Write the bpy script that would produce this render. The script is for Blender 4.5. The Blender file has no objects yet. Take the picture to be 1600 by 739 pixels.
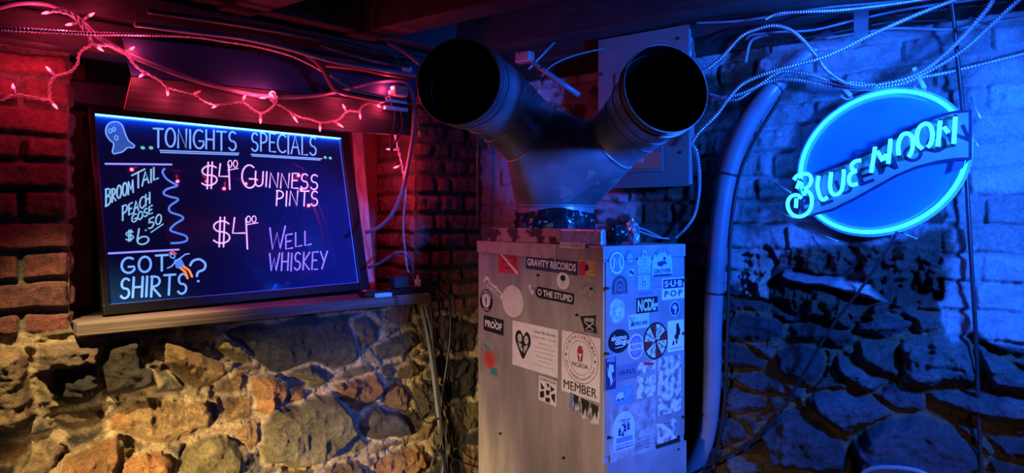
import bpy, bmesh, math, random
import numpy as np
from mathutils import Vector, Matrix, Euler

# ------------------------------------------------------------------ camera, world, lights, exposure
F, HY = 1035.0, 345.0                      # focal length in pixels of a 1600 px wide frame, row of the horizon
EYE = 1.5
scn = bpy.context.scene
COL = scn.collection
scn.view_settings.view_transform = 'Standard'
scn.view_settings.look = 'None'
scn.view_settings.exposure = 0.0
scn.view_settings.gamma = 1.0
scn.view_settings.use_curve_mapping = False
scn.cycles.max_bounces = 5
scn.cycles.diffuse_bounces = 3
scn.cycles.glossy_bounces = 3
scn.cycles.transmission_bounces = 3
scn.cycles.sample_clamp_indirect = 3.0
scn.cycles.caustics_reflective = False
scn.cycles.caustics_refractive = False
cam_d = bpy.data.cameras.new('camera')
cam = bpy.data.objects.new('camera', cam_d)
COL.objects.link(cam)
cam.location = (0, 0, EYE)
cam.rotation_euler = (math.pi/2, 0, 0)
cam_d.sensor_width = 36.0
cam_d.lens = 36.0*F/1600.0
cam_d.shift_y = -(369.5-HY)/1600.0
cam_d.clip_start = 0.02
scn.camera = cam
world = bpy.data.worlds.new('world')
scn.world = world
world.use_nodes = True
world.node_tree.nodes['Background'].inputs[0].default_value = (0.22, 0.2, 0.6, 1)
world.node_tree.nodes['Background'].inputs[1].default_value = 0.009

def lamp(name, kind, loc, target, power, color, size=0.2, spot=60, blend=0.8):
    d = bpy.data.lights.new(name, kind)
    d.energy, d.color = power, color
    if kind == 'AREA': d.shape = 'DISK'; d.size = size
    elif kind == 'SPOT': d.spot_size = math.radians(spot); d.spot_blend = blend; d.shadow_soft_size = size
    else: d.shadow_soft_size = size
    o = bpy.data.objects.new(name, d)
    COL.objects.link(o)
    o.location = loc
    o.rotation_euler = (Vector(target)-Vector(loc)).to_track_quat('-Z', 'Y').to_euler()
    return o

WARM = (1.0, 0.70, 0.33)
NEON_STRENGTH = 19.0
PINK_W = .5
lamp('warm_lamp', 'SPOT', (-1.22, 1.53, 2.12), (-1.12, 2.23, .25), 210, WARM, 0.035, 50, 0.8)
lamp('warm_low_lamp', 'SPOT', (-1.3, .8, .75), (-0.95, 2.5, 0.12), 420, WARM, 0.04, 66, 0.8)
lamp('room_lamp', 'SPOT', (-.85, .25, 1.35), (.05, 2.4, .62), 120, (1, .74, .6), 0.05, 44, 0.9)
lamp('warm_lamp_far', 'SPOT', (1.0, 0.3, 0.9), (1.35, 2.2, 0.35), 26, WARM, 0.08, 44, 1.0)
BLUE = (0.012, 0.125, 1.0)
lamp('blue_room_lamp', 'SPOT', (1.45, .95, 1.82), (1.0, 2.3, 1.42), 440, BLUE, 0.1, 86, 0.6)
lamp('blue_wall_lamp', 'POINT', (.97, 1.976, 2.14), (1, 2, 0), 13, BLUE, 0.05)

# ------------------------------------------------------------------ helpers: places
C0 = np.array([-.155, 3.2])                # the corner where the two walls meet
_a, _b = math.radians(48), math.radians(55)
DL, NL = np.array([-math.sin(_a), -math.cos(_a)]), np.array([math.cos(_a), -math.sin(_a)])
DR, NR = np.array([math.sin(_b), -math.cos(_b)]), np.array([-math.cos(_b), -math.sin(_b)])

def ray(px, py):
    return Vector(((px-800)/F, 1.0, (HY-py)/F))
def at(px, py, d):
    r = ray(px, py)*d
    return Vector((r.x, r.y, r.z+EYE))

class Plane:
    """A flat place: origin, two axes and its normal; px() finds where a sight line meets it."""
    def __init__(s, o, ex, ey):
        s.o, s.ex, s.ey = Vector(o), Vector(ex).normalized(), Vector(ey).normalized()
        s.n = s.ex.cross(s.ey).normalized()
    def pt(s, x, y, h=0.0):
        return s.o + s.ex*x + s.ey*y + s.n*h
    def px(s, px, py, h=0.0):
        r = ray(px, py); o = Vector((0, 0, EYE))
        t = (s.o + s.n*h - o).dot(s.n)/r.dot(s.n)
        q = o + r*t - s.o
        return q.dot(s.ex), q.dot(s.ey)
    def at(s, px, py, h=0.0):
        x, y = s.px(px, py, h)
        return s.pt(x, y, h)
    def shift(s, x=0, y=0, h=0, rot=0.0):
        c, k = math.cos(rot), math.sin(rot)
        return Plane(s.pt(x, y, h), s.ex*c+s.ey*k, s.ey*c-s.ex*k)

# wall planes: x runs along the wall from the corner, y is height; normals point into the room
WL = Plane((C0[0], C0[1], 0), (-DL[0], -DL[1], 0), (0, 0, 1))     # x negative = towards the camera
WR = Plane((C0[0], C0[1], 0), (DR[0], DR[1], 0), (0, 0, 1))
def uL(px, py, off=0.0):
    x, z = WL.px(px, py, off); return -x, z
def uR(px, py, off=0.0):
    return WR.px(px, py, off)
def wl(u, z, off=0.0): return WL.pt(-u, z, off)
def wr(u, z, off=0.0): return WR.pt(u, z, off)

# ------------------------------------------------------------------ helpers: materials
def lin(h):
    h = h.lstrip('#'); v = [int(h[i:i+2], 16)/255 for i in (0, 2, 4)]
    return tuple(x/12.92 if x <= .04045 else ((x+.055)/1.055)**2.4 for x in v)
_mats = {}
def mat(name, color, rough=.6, metal=0., var=.25, scale=20., bump=0., color2=None, coat=0., spec=.5, stretch=(1, 1, 1), contrast=None, alpha=1., trans=0.):
    if name in _mats: return _mats[name]
    m = bpy.data.materials.new(name); m.use_nodes = True
    nt = m.node_tree; N, L = nt.nodes, nt.links
    b = N['Principled BSDF']
    b.inputs['Roughness'].default_value = rough
    b.inputs['Metallic'].default_value = metal
    b.inputs['Coat Weight'].default_value = coat
    b.inputs['Coat Roughness'].default_value = .08
    b.inputs['Specular IOR Level'].default_value = spec
    b.inputs['Alpha'].default_value = alpha
    b.inputs['Transmission Weight'].default_value = trans
    tc = N.new('ShaderNodeTexCoord'); mp = N.new('ShaderNodeMapping'); mp.inputs['Scale'].default_value = stretch
    L.new(tc.outputs['Object'], mp.inputs['Vector'])
    nz = N.new('ShaderNodeTexNoise'); nz.inputs['Scale'].default_value = scale; nz.inputs['Detail'].default_value = 6
    L.new(mp.outputs[0], nz.inputs['Vector'])
    rp = N.new('ShaderNodeValToRGB')
    c2 = color2 or tuple(c*(1-var) for c in color)
    lo, hi = contrast or (.35, .65)
    rp.color_ramp.elements[0].position, rp.color_ramp.elements[1].position = lo, hi
    rp.color_ramp.elements[0].color = (*c2, 1); rp.color_ramp.elements[1].color = (*color, 1)
    L.new(nz.outputs['Fac'], rp.inputs[0]); L.new(rp.outputs[0], b.inputs['Base Color'])
    if bump:
        bp = N.new('ShaderNodeBump'); bp.inputs['Strength'].default_value = bump; bp.inputs['Distance'].default_value = .004
        L.new(nz.outputs['Fac'], bp.inputs['Height']); L.new(bp.outputs[0], b.inputs['Normal'])
    _mats[name] = m
    return m
def flat(name, color, rough=.45, **k):
    return mat(name, color, rough, var=.12, **k)
def emit(name, color, strength):
    if name in _mats: return _mats[name]
    m = bpy.data.materials.new(name); m.use_nodes = True
    b = m.node_tree.nodes['Principled BSDF']
    b.inputs['Base Color'].default_value = (*[min(1, c) for c in color], 1)
    b.inputs['Emission Color'].default_value = (*color, 1)
    b.inputs['Emission Strength'].default_value = strength
    b.inputs['Roughness'].default_value = .4
    _mats[name] = m
    return m
def masonry_mat(name):
    """Colour from the stones' own tint, broken up by grain; fine grit as bump."""
    m = bpy.data.materials.new(name); m.use_nodes = True
    nt = m.node_tree; N, L = nt.nodes, nt.links; b = N['Principled BSDF']
    at_ = N.new('ShaderNodeAttribute'); at_.attribute_name = 'tint'
    tc = N.new('ShaderNodeTexCoord')
    n1 = N.new('ShaderNodeTexNoise'); n1.inputs['Scale'].default_value = 60; n1.inputs['Detail'].default_value = 9; n1.inputs['Roughness'].default_value = .78
    n2 = N.new('ShaderNodeTexNoise'); n2.inputs['Scale'].default_value = 210; n2.inputs['Detail'].default_value = 4
    for n in (n1, n2): L.new(tc.outputs['Object'], n.inputs['Vector'])
    r1 = N.new('ShaderNodeValToRGB')
    r1.color_ramp.elements[0].position, r1.color_ramp.elements[1].position = .32, .7
    r1.color_ramp.elements[0].color = (.3, .28, .26, 1); r1.color_ramp.elements[1].color = (1.6, 1.55, 1.45, 1)
    mx = N.new('ShaderNodeMix'); mx.data_type = 'RGBA'; mx.blend_type = 'MULTIPLY'; mx.inputs[0].default_value = 1
    L.new(at_.outputs['Alpha'], mx.inputs[0]); L.new(at_.outputs['Color'], mx.inputs[6]); L.new(r1.outputs[0], mx.inputs[7])
    L.new(mx.outputs[2], b.inputs['Base Color'])
    ad = N.new('ShaderNodeMath'); ad.operation = 'MULTIPLY_ADD'; ad.inputs[1].default_value = .35
    L.new(n2.outputs['Fac'], ad.inputs[0]); L.new(n1.outputs['Fac'], ad.inputs[2])
    r1.color_ramp.elements[0].position, r1.color_ramp.elements[1].position = .47, .9
    L.new(ad.outputs[0], r1.inputs[0])
    bp = N.new('ShaderNodeBump'); bp.inputs['Strength'].default_value = 1.0; bp.inputs['Distance'].default_value = .026
    L.new(ad.outputs[0], bp.inputs['Height']); L.new(bp.outputs[0], b.inputs['Normal'])
    b.inputs['Roughness'].default_value = .72; b.inputs['Specular IOR Level'].default_value = .4
    return m

# ------------------------------------------------------------------ helpers: objects
_base = {}
def tag(o, label=None, cat=None, group=None, kind=None):
    if label: o['label'] = label
    if cat: o['category'] = cat
    if group: o['group'] = group
    if kind: o['kind'] = kind
    return o
def thing(name, loc, label, cat, group=None):
    o = bpy.data.objects.new(name, None); COL.objects.link(o)
    o.empty_display_size = .05
    o.location = loc; _base[o.name] = Vector(loc)
    return tag(o, label, cat, group)

class MB:
    """Collects shapes in world coordinates and links them as one mesh object."""
    def __init__(s): s.v, s.f = [], []
    def add(s, vs, fs):
        b = len(s.v); s.v += [Vector(v) for v in vs]; s.f += [tuple(i+b for i in f) for f in fs]; return s
    def box(s, c, ax, ay, az, bev=0.0):
        """c centre; ax, ay, az half-extent vectors."""
        c, ax, ay, az = map(Vector, (c, ax, ay, az))
        if bev <= 0:
            vs = [c+ax*i+ay*j+az*k for i in (-1, 1) for j in (-1, 1) for k in (-1, 1)]
            return s.add(vs, [(0, 1, 3, 2), (4, 6, 7, 5), (0, 4, 5, 1), (2, 3, 7, 6), (0, 2, 6, 4), (1, 5, 7, 3)])
        bm = bmesh.new()
        vs = [bm.verts.new(c+ax*i+ay*j+az*k) for i in (-1, 1) for j in (-1, 1) for k in (-1, 1)]
        for f in [(0, 1, 3, 2), (4, 6, 7, 5), (0, 4, 5, 1), (2, 3, 7, 6), (0, 2, 6, 4), (1, 5, 7, 3)]: bm.faces.new([vs[i] for i in f])
        bmesh.ops.recalc_face_normals(bm, faces=bm.faces)
        bmesh.ops.bevel(bm, geom=bm.edges[:], offset=bev, segments=2, profile=.5, affect='EDGES')
        s.addbm(bm); return s
    def addbm(s, bm):
        bm.verts.ensure_lookup_table(); bm.verts.index_update()
        s.add([v.co.copy() for v in bm.verts], [[v.index for v in f.verts] for f in bm.faces]); bm.free()
    def tube(s, pts, r, n=10, cap=True, closed=False):
        pts = [Vector(p) for p in pts]; m = len(pts)
        rf = r if callable(r) else (lambda i, t: r)
        T = []
        for i in range(m):
            a, b = (pts[(i-1) % m], pts[(i+1) % m]) if closed else (pts[max(i-1, 0)], pts[min(i+1, m-1)])
            t = (b-a); T.append(t.normalized() if t.length > 1e-9 else Vector((0, 0, 1)))
        ref = T[0].orthogonal().normalized(); rings = []
        for i in range(m):
            ref = (ref - T[i]*ref.dot(T[i]))
            ref = ref.normalized() if ref.length > 1e-6 else T[i].orthogonal().normalized()
            bi = T[i].cross(ref); q = rf(i, i/max(1, m-1))
            rings.append([pts[i] + (ref*math.cos(2*math.pi*k/n)+bi*math.sin(2*math.pi*k/n))*q for k in range(n)])
        vs = [v for R in rings for v in R]; fs = []
        for i in range(m if closed else m-1):
            for k in range(n):
                k2 = (k+1) % n; i2 = (i+1) % m
                fs.append((i*n+k, i*n+k2, i2*n+k2, i2*n+k))
        if cap and not closed:
            fs.append(tuple(range(n-1, -1, -1))); fs.append(tuple((m-1)*n+k for k in range(n)))
        return s.add(vs, fs)
    def prism(s, pl, poly, h0, h1):
        """A polygon in plane coordinates between two heights above the plane."""
        n = len(poly)
        ar = sum(poly[i][0]*poly[(i+1) % n][1]-poly[(i+1) % n][0]*poly[i][1] for i in range(n))
        if ar < 0: poly = poly[::-1]
        vs = [pl.pt(x, y, h0) for x, y in poly]+[pl.pt(x, y, h1) for x, y in poly]
        fs = [tuple(range(n, 2*n)), tuple(range(n-1, -1, -1))]+[(i, (i+1) % n, n+(i+1) % n, n+i) for i in range(n)]
        return s.add(vs, fs)
    def strokes(s, pl, lines, r, h, n=6, flatten=True):
        """Pen strokes: flat ribbons with round ends lying at height h on the plane."""
        for ln in lines:
            ln = [Vector((p[0], p[1])) for p in ln]
            if len(ln) == 1: ln = [ln[0]+Vector((-r*.2, 0)), ln[0]+Vector((r*.2, 0))]
            L, R = [], []
            for i, p in enumerate(ln):
                a, b = ln[max(i-1, 0)], ln[min(i+1, len(ln)-1)]
                t = (b-a); t = t.normalized() if t.length > 1e-9 else Vector((1, 0)); q = Vector((-t.y, t.x))
                if i == 0:
                    for k in range(4): an = math.pi/2*(1-k/4); L.append(p - t*r*math.sin(an) + q*r*math.cos(an)); R.append(p - t*r*math.sin(an) - q*r*math.cos(an))
                L.append(p+q*r); R.append(p-q*r)
                if i == len(ln)-1:
                    for k in range(1, 5): an = math.pi/2*k/4; L.append(p + t*r*math.sin(an) + q*r*math.cos(an)); R.append(p + t*r*math.sin(an) - q*r*math.cos(an))
            m = len(L)
            s.add([pl.pt(v.x, v.y, h) for v in L]+[pl.pt(v.x, v.y, h) for v in R], [(i, m+i, m+i+1, i+1) for i in range(m-1)])
        return s
    def build(s, name, m, parent=None, smooth=False, label=None, angle=None):
        me = bpy.data.meshes.new(name)
        base = Vector((0, 0, 0))
        if parent is not None:
            p = parent
            while p.parent: p = p.parent
            base = _base[p.name]
        me.from_pydata([v-base for v in s.v], [], s.f)
        me.validate(); me.update()
        ms = m if isinstance(m, (list, tuple)) else [m]
        for k in ms: me.materials.append(k)
        if smooth:
            me.polygons.foreach_set('use_smooth', [True]*len(me.polygons))
            if angle: me.set_sharp_from_angle(angle=math.radians(angle))
        o = bpy.data.objects.new(name, me); COL.objects.link(o)
        if parent is not None: o.parent = parent
        else: _base[o.name] = base
        if label: o['label'] = label
        return o
    def lone(s, name, m, label, cat, group=None, smooth=False, angle=None):
        """A thing that is one mesh, its origin at its lowest middle."""
        xs = [v.x for v in s.v]; ys = [v.y for v in s.v]; zs = [v.z for v in s.v]
        base = Vector(((min(xs)+max(xs))/2, (min(ys)+max(ys))/2, min(zs)))
        s.v = [v-base for v in s.v]
        o = s.build(name, m, None, smooth, None, angle); o.location = base; _base[o.name] = base
        return tag(o, label, cat, group)

def spline(pts, step=.01, closed=False):
    """Catmull-Rom through the points, resampled at about the given step."""
    P = [Vector(p) for p in pts]; n = len(P); out = []
    for i in range(n if closed else n-1):
        if closed: a, b, c, d = P[(i-1) % n], P[i], P[(i+1) % n], P[(i+2) % n]
        else: a, b, c, d = P[max(i-1, 0)], P[i], P[i+1], P[min(i+2, n-1)]
        k = max(1, int(round((c-b).length/step)))
        for j in range(k):
            t = j/k
            out.append(.5*((2*b)+(c-a)*t+(2*a-5*b+4*c-d)*t*t+(3*b-a-3*c+d)*t**3))
    if not closed: out.append(P[-1])
    return out
def sp2(pts, step, closed=False):
    return [(v.x, v.y) for v in spline([(p[0], p[1], 0) for p in pts], step, closed)]
def armour(pts, r=.0075, pitch=.0085, n=9):
    """Flexible armoured conduit: a tube with rounded ribs."""
    P = spline(pts, pitch/4)
    return MB().tube(P, lambda i, t: r*(1.0 if i % 4 in (1, 2) else .68), n)
def circle(cx, cy, rx, ry=None, n=32, a0=0, a1=2*math.pi):
    ry = rx if ry is None else ry; full = abs(a1-a0-2*math.pi) < 1e-6
    return [(cx+rx*math.cos(a0+(a1-a0)*i/(n if full else n-1)), cy+ry*math.sin(a0+(a1-a0)*i/(n if full else n-1))) for i in range(n)]

_txt = {}
def glyphs(text, bold=0.0):
    key = (text, bold)
    if key not in _txt:
        cu = bpy.data.curves.new('lettering', 'FONT'); cu.body = text; cu.offset = bold; cu.resolution_u = 3
        o = bpy.data.objects.new('lettering', cu); COL.objects.link(o)
        bpy.context.view_layer.update()
        me = o.evaluated_get(bpy.context.evaluated_depsgraph_get()).to_mesh()
        vs = np.array([(v.co.x, v.co.y) for v in me.vertices]) if len(me.vertices) else np.zeros((1, 2))
        fs = [tuple(p.vertices) for p in me.polygons]
        bpy.data.objects.remove(o); bpy.data.curves.remove(cu)
        _txt[key] = (vs, fs, vs.min(0), vs.max(0))
    return _txt[key]
def text(mb, pl, s, cx, cy, w, hgt, h, rot=0.0, bold=0.0):
    """Printed lettering filling a w x hgt box centred at cx, cy."""
    vs, fs, lo, hi = glyphs(s, bold); d = np.maximum(hi-lo, 1e-6)
    c, k = math.cos(rot), math.sin(rot); out = []
    for x, y in vs:
        X, Y = ((x-lo[0])/d[0]-.5)*w, ((y-lo[1])/d[1]-.5)*hgt
        out.append(pl.pt(cx+X*c-Y*k, cy+X*k+Y*c, h))
    mb.add(out, fs); return mb
def arc_text(mb, pl, s, cx, cy, rx, ry, a0, a1, hgt, h, inward=False, bold=0.0):
    """Letters round an ellipse from angle a0 to a1 (degrees)."""
    n = len(s)
    ws = [.35 if ch in ' I.\'' else (1.25 if ch in 'MW' else 1.0) for ch in s]; tot = sum(ws); acc = 0
    for ch, w in zip(s, ws):
        a = math.radians(a0+(a1-a0)*(acc+w/2)/tot); acc += w
        if ch == ' ': continue
        seg = abs(math.radians(a1-a0))*(rx+ry)/2*w/tot*.8
        text(mb, pl, ch, cx+rx*math.cos(a), cy+ry*math.sin(a), seg, hgt, h, a+(math.pi/2 if inward else -math.pi/2), bold)
    return mb

# ------------------------------------------------------------------ the masonry walls
rng = np.random.default_rng(7)
def vnoise(x, y, seed=0):
    r = np.random.default_rng(1000+seed); T = r.random((128, 128))
    xi, yi = np.floor(x).astype(int), np.floor(y).astype(int); fx, fy = x-xi, y-yi
    fx, fy = fx*fx*(3-2*fx), fy*fy*(3-2*fy)
    g = lambda i, j: T[i % 128, j % 128]
    return (g(xi, yi)*(1-fx)+g(xi+1, yi)*fx)*(1-fy)+(g(xi, yi+1)*(1-fx)+g(xi+1, yi+1)*fx)*fy
def fbm(x, y, s, oct=4, seed=0, ridged=False):
    o = np.zeros_like(x); a, tot = 1.0, 0.0
    for k in range(oct):
        n = vnoise(x*s+17*k, y*s+31*k, seed+k)
        o += a*(1-2*np.abs(n-.5)*1.0 if ridged else n); tot += a; a *= .5; s *= 2.03
    return o/tot
def sstep(a, b, x):
    t = np.clip((x-a)/(b-a), 0, 1); return t*t*(3-2*t)
def poly_sd(x, y, poly):
    """Signed distance to a polygon, positive inside."""
    d = np.full(x.shape, 1e9); ins = np.zeros(x.shape, bool); n = len(poly)
    for i in range(n):
        (ax, ay), (bx, by) = poly[i], poly[(i+1) % n]
        ex, ey = bx-ax, by-ay; wx, wy = x-ax, y-ay
        t = np.clip((wx*ex+wy*ey)/(ex*ex+ey*ey+1e-12), 0, 1)
        d = np.minimum(d, (wx-ex*t)**2+(wy-ey*t)**2)
        c = ((ay <= y) != (by <= y))
        xi = ax+(y-ay)/(by-ay if abs(by-ay) > 1e-12 else 1e-12)*ex
        ins ^= c & (x < xi)
    return np.where(ins, 1, -1)*np.sqrt(d)

class Field:
    """Height and tint of a wall face over a grid of (u, z)."""
    def __init__(s, us, zs, mortar, seed, mh=-.014):
        s.us, s.zs = us, zs; s.U, s.Z = np.meshgrid(us, zs)
        wx, wz = fbm(s.U, s.Z, 10, 5, seed)-.5, fbm(s.U, s.Z, 10, 5, seed+9)-.5
        s.u, s.z = s.U+wx*.04, s.Z+wz*.04
        s.r2 = fbm(s.U, s.Z, 30, 4, seed+50, True); s.f3 = fbm(s.U, s.Z, 4.3, 4, seed+60)
        s.f1 = fbm(s.U, s.Z, 22, 5, seed+20); s.f2 = fbm(s.U, s.Z, 7, 4, seed+30); s.rg = fbm(s.U, s.Z, 11, 5, seed+40, True)
        s.mh = mh; s.h = mh+(s.f1-.5)*.045+(s.f2-.5)*.03+(s.r2-.62)*.02
        s.col = np.ones(s.U.shape+(3,))*np.array(mortar)*(.75+.5*s.f1[..., None])
        s.seed = seed; s.stone_no = 0
    def paint(s, m, h, col):
        """Blend height and colour in with mask m."""
        s.h = s.h*(1-m)+h*m; s.col = s.col*(1-m[..., None])+np.asarray(col)*m[..., None]
    def rubble(s, where, spx, spz, palette, depth=.03):
        nu, nz = int(s.us[-1]/spx)+3, int(s.zs[-1]/spz)+3
        r = np.random.default_rng(s.seed+5); P = []
        for i in range(-1, nu):
            for j in range(-1, nz):
                P.append(((i+.5*(j % 2)+r.uniform(-.33, .33))*spx, (j+r.uniform(-.3, .3))*spz))
        P = np.array(P); cols = np.array([palette[k] for k in r.integers(0, len(palette), len(P))])*r.uniform(.75, 1.2, (len(P), 1)); hs = r.uniform(.5, 1.2, len(P))
        f1 = np.full(s.U.shape, 9.); f2 = f1.copy(); idx = np.zeros(s.U.shape, int)
        for k, (a, b) in enumerate(P):
            i0, i1 = np.searchsorted(s.us, [a-2.3*spx, a+2.3*spx]); j0, j1 = np.searchsorted(s.zs, [b-2.3*spz, b+2.3*spz])
            if i0 >= i1 or j0 >= j1: continue
            sl = (slice(j0, j1), slice(i0, i1))
            d = np.hypot(s.u[sl]-a, (s.z[sl]-b)*spx/spz)
            A, B = f1[sl], f2[sl]; c = d < A
            f2[sl] = np.where(c, A, np.minimum(B, d)); f1[sl] = np.where(c, d, A); idx[sl] = np.where(c, k, idx[sl])
        e = (f2-f1)/2
        m = sstep(.006, .02, e)*where
        hh = depth*hs[idx]*(.35+.65*sstep(.004, .05, e))+(s.f1-.5)*.03+(s.rg-.6)*.022+(s.r2-.62)*.014
        s.paint(m, hh, cols[idx]*(.7+.6*s.f2[..., None]))
    def stone(s, poly, col, depth=.04, edge=.035, rough=1.0, tilt=(0, 0), clear=.016):
        s.stone_no += 1
        us, zs = [p[0] for p in poly], [p[1] for p in poly]; g = .06
        i0, i1 = np.searchsorted(s.us, [min(us)-g, max(us)+g]); j0, j1 = np.searchsorted(s.zs, [min(zs)-g, max(zs)+g])
        if i0 >= i1 or j0 >= j1: return
        sl = (slice(j0, j1), slice(i0, i1)); U, Z = s.u[sl], s.z[sl]
        d = poly_sd(U, Z, poly); cu, cz = np.mean(us), np.mean(zs); size = max(max(us)-min(us), max(zs)-min(zs))
        f1, f2, rg = s.f1[sl], s.f2[sl], s.rg[sl]
        if clear:
            mm = sstep(-clear-.012, -clear+.006, d)*1.0
            s.h[sl] = s.h[sl]*(1-mm)+(s.mh-.002+(f1-.5)*.045+(f2-.5)*.025+(s.r2[sl]-.62)*.02)*mm
            s.col[sl] = s.col[sl]*(1-mm[..., None])+np.array(s.mortar)*(.75+.5*f1[..., None])*mm[..., None]
        fac = fbm(U+s.stone_no*3.7, Z, 6.5, 3, s.seed+70+s.stone_no)
        prof = sstep(-.002, edge, d)
        hh = depth*(.25+.75*prof)+tilt[0]*(U-cu)+tilt[1]*(Z-cz)+((rg-.62)*.05+(f1-.5)*.032+(s.r2[sl]-.62)*.018+(fac-.5)*.06*min(1, size/.25))*rough
        m = sstep(-.006, .004, d)
        f3 = sstep(.42, .62, s.f3[sl])[..., None]; c2 = np.array(col)*np.array((.62, .66, .72)) if s.stone_no % 2 else np.array(col)*np.array((1.25, 1.0, .8))
        cc = (np.array(col)*(1-f3)+c2*f3)*(.5+1.0*fac[..., None])*(.55+.9*f1[..., None])
        s.h[sl] = s.h[sl]*(1-m)+hh*m
        s.col[sl] = s.col[sl]*(1-m[..., None])+cc*m[..., None]
    def bricks(s, where, rows, joints, palette, depth=.018, gap=.013, mortar_h=-.006, mortar=None, edge=.008, rough=1.0):
        """rows: course boundaries in z (ascending); joints(k) gives the joint places of course k."""
        U, Z = s.U+(s.u-s.U)*.45, s.Z+(s.z-s.Z)*.45
        r = np.random.default_rng(s.seed+77)
        mo = np.array(mortar if mortar is not None else s.mortar)
        s.paint(where, mortar_h+(s.f1-.5)*.012, mo*(.75+.5*s.f1[..., None]))
        for k in range(len(rows)-1):
            z0, z1 = rows[k], rows[k+1]; J = sorted(joints(k))
            for a, b in zip(J[:-1], J[1:]):
                i0, i1 = np.searchsorted(s.us, [a-.02, b+.02]); j0, j1 = np.searchsorted(s.zs, [z0-.02, z1+.02])
                if i0 >= i1 or j0 >= j1: continue
                sl = (slice(j0, j1), slice(i0, i1)); g = gap/2
                dx = np.minimum(U[sl]-a-g, b-g-U[sl]); dz = np.minimum(Z[sl]-z0-g, z1-g-Z[sl])
                rr = .008; qx, qz = np.maximum(rr-dx, 0), np.maximum(rr-dz, 0)
                d = np.minimum(np.minimum(dx, dz), rr-np.hypot(qx, qz))
                m = sstep(-.003, .003, d)*where[sl]
                t1, t2 = r.uniform(-.05, .05), r.uniform(-.08, .08); c = np.array(palette[r.integers(len(palette))])*r.uniform(.75, 1.2)
                hh = depth*r.uniform(.7, 1.25)*(.3+.7*sstep(-.002, edge, d))+t1*(U[sl]-(a+b)/2)*.5+t2*(Z[sl]-(z0+z1)/2)+((s.f1[sl]-.5)*.014+(s.rg[sl]-.62)*.012)*rough
                cc = c*(.7+.6*s.f2[sl][..., None])
                s.h[sl] = s.h[sl]*(1-m)+hh*m; s.col[sl] = s.col[sl]*(1-m[..., None])+cc*m[..., None]

def grid_object(name, plane_pt, F_, keep, m):
    nz, nu = F_.U.shape
    ou, oz = F_.off if hasattr(F_, 'off') else (0, 0)
    P = plane_pt(F_.U, F_.Z, F_.h)
    vs = P.reshape(-1, 3)
    idx = np.arange(nz*nu).reshape(nz, nu)
    q = np.stack([idx[:-1, :-1], idx[:-1, 1:], idx[1:, 1:], idx[1:, :-1]], -1)[keep]
    g = getattr(F_, 'grain', np.ones(F_.U.shape))
    return vs, q.reshape(-1, 4), np.concatenate([F_.col, g[..., None]], -1).reshape(-1, 4)
def mesh_from(name, parts, m):
    """parts: (verts, quads, tints); one mesh with a tint on every vertex."""
    V, Q, T, b = [], [], [], 0
    for v, q, t in parts:
        V.append(v); Q.append(q+b); T.append(t); b += len(v)
    V, Q, T = np.concatenate(V), np.concatenate(Q), np.clip(np.concatenate(T), 0, 1)
    me = bpy.data.meshes.new(name)
    me.vertices.add(len(V)); me.vertices.foreach_set('co', V.astype(np.float32).ravel())
    me.loops.add(len(Q)*4); me.loops.foreach_set('vertex_index', Q.astype(np.int32).ravel())
    me.polygons.add(len(Q)); me.polygons.foreach_set('loop_start', np.arange(0, len(Q)*4, 4, dtype=np.int32))
    me.polygons.foreach_set('use_smooth', np.ones(len(Q), bool))
    a = me.color_attributes.new('tint', 'FLOAT_COLOR', 'POINT')
    a.data.foreach_set('color', T.astype(np.float32).ravel())
    me.update(calc_edges=True); me.validate(); me.materials.append(m)
    o = bpy.data.objects.new(name, me); COL.objects.link(o); o['kind'] = 'structure'
    _base[o.name] = Vector((0, 0, 0))
    return o
def wall_pts(pl, sign):
    o, ex, n = np.array(pl.o), np.array(pl.ex), np.array(pl.n)
    return lambda U, Z, H: o+sign*U[..., None]*ex+Z[..., None]*np.array([0, 0, 1.])+H[..., None]*n
STONE = masonry_mat('old_masonry')
STEP = .005

# ---- wall with the window recess, on one side of the corner
TAN, BRN, RUST, GREY, DARK, OLIVE = (.40, .27, .13), (.27, .165, .08), (.36, .17, .06), (.15, .14, .115), (.075, .072, .062), (.26, .22, .105)
MORT = (.56, .45, .28)
fl = Field(np.arange(0, 2.55, STEP), np.arange(0, 2.42, STEP), MORT, 3, .008); fl.mortar = MORT
OPEN_L, OPEN_R, OPEN_B, OPEN_T = 1.664, .368, 1.18, 2.06         # the window opening (u from the corner, z)
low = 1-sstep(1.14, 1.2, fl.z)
fl.rubble(np.ones_like(fl.U), .19, .12, [BRN, GREY, OLIVE, DARK, TAN], .03)
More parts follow.
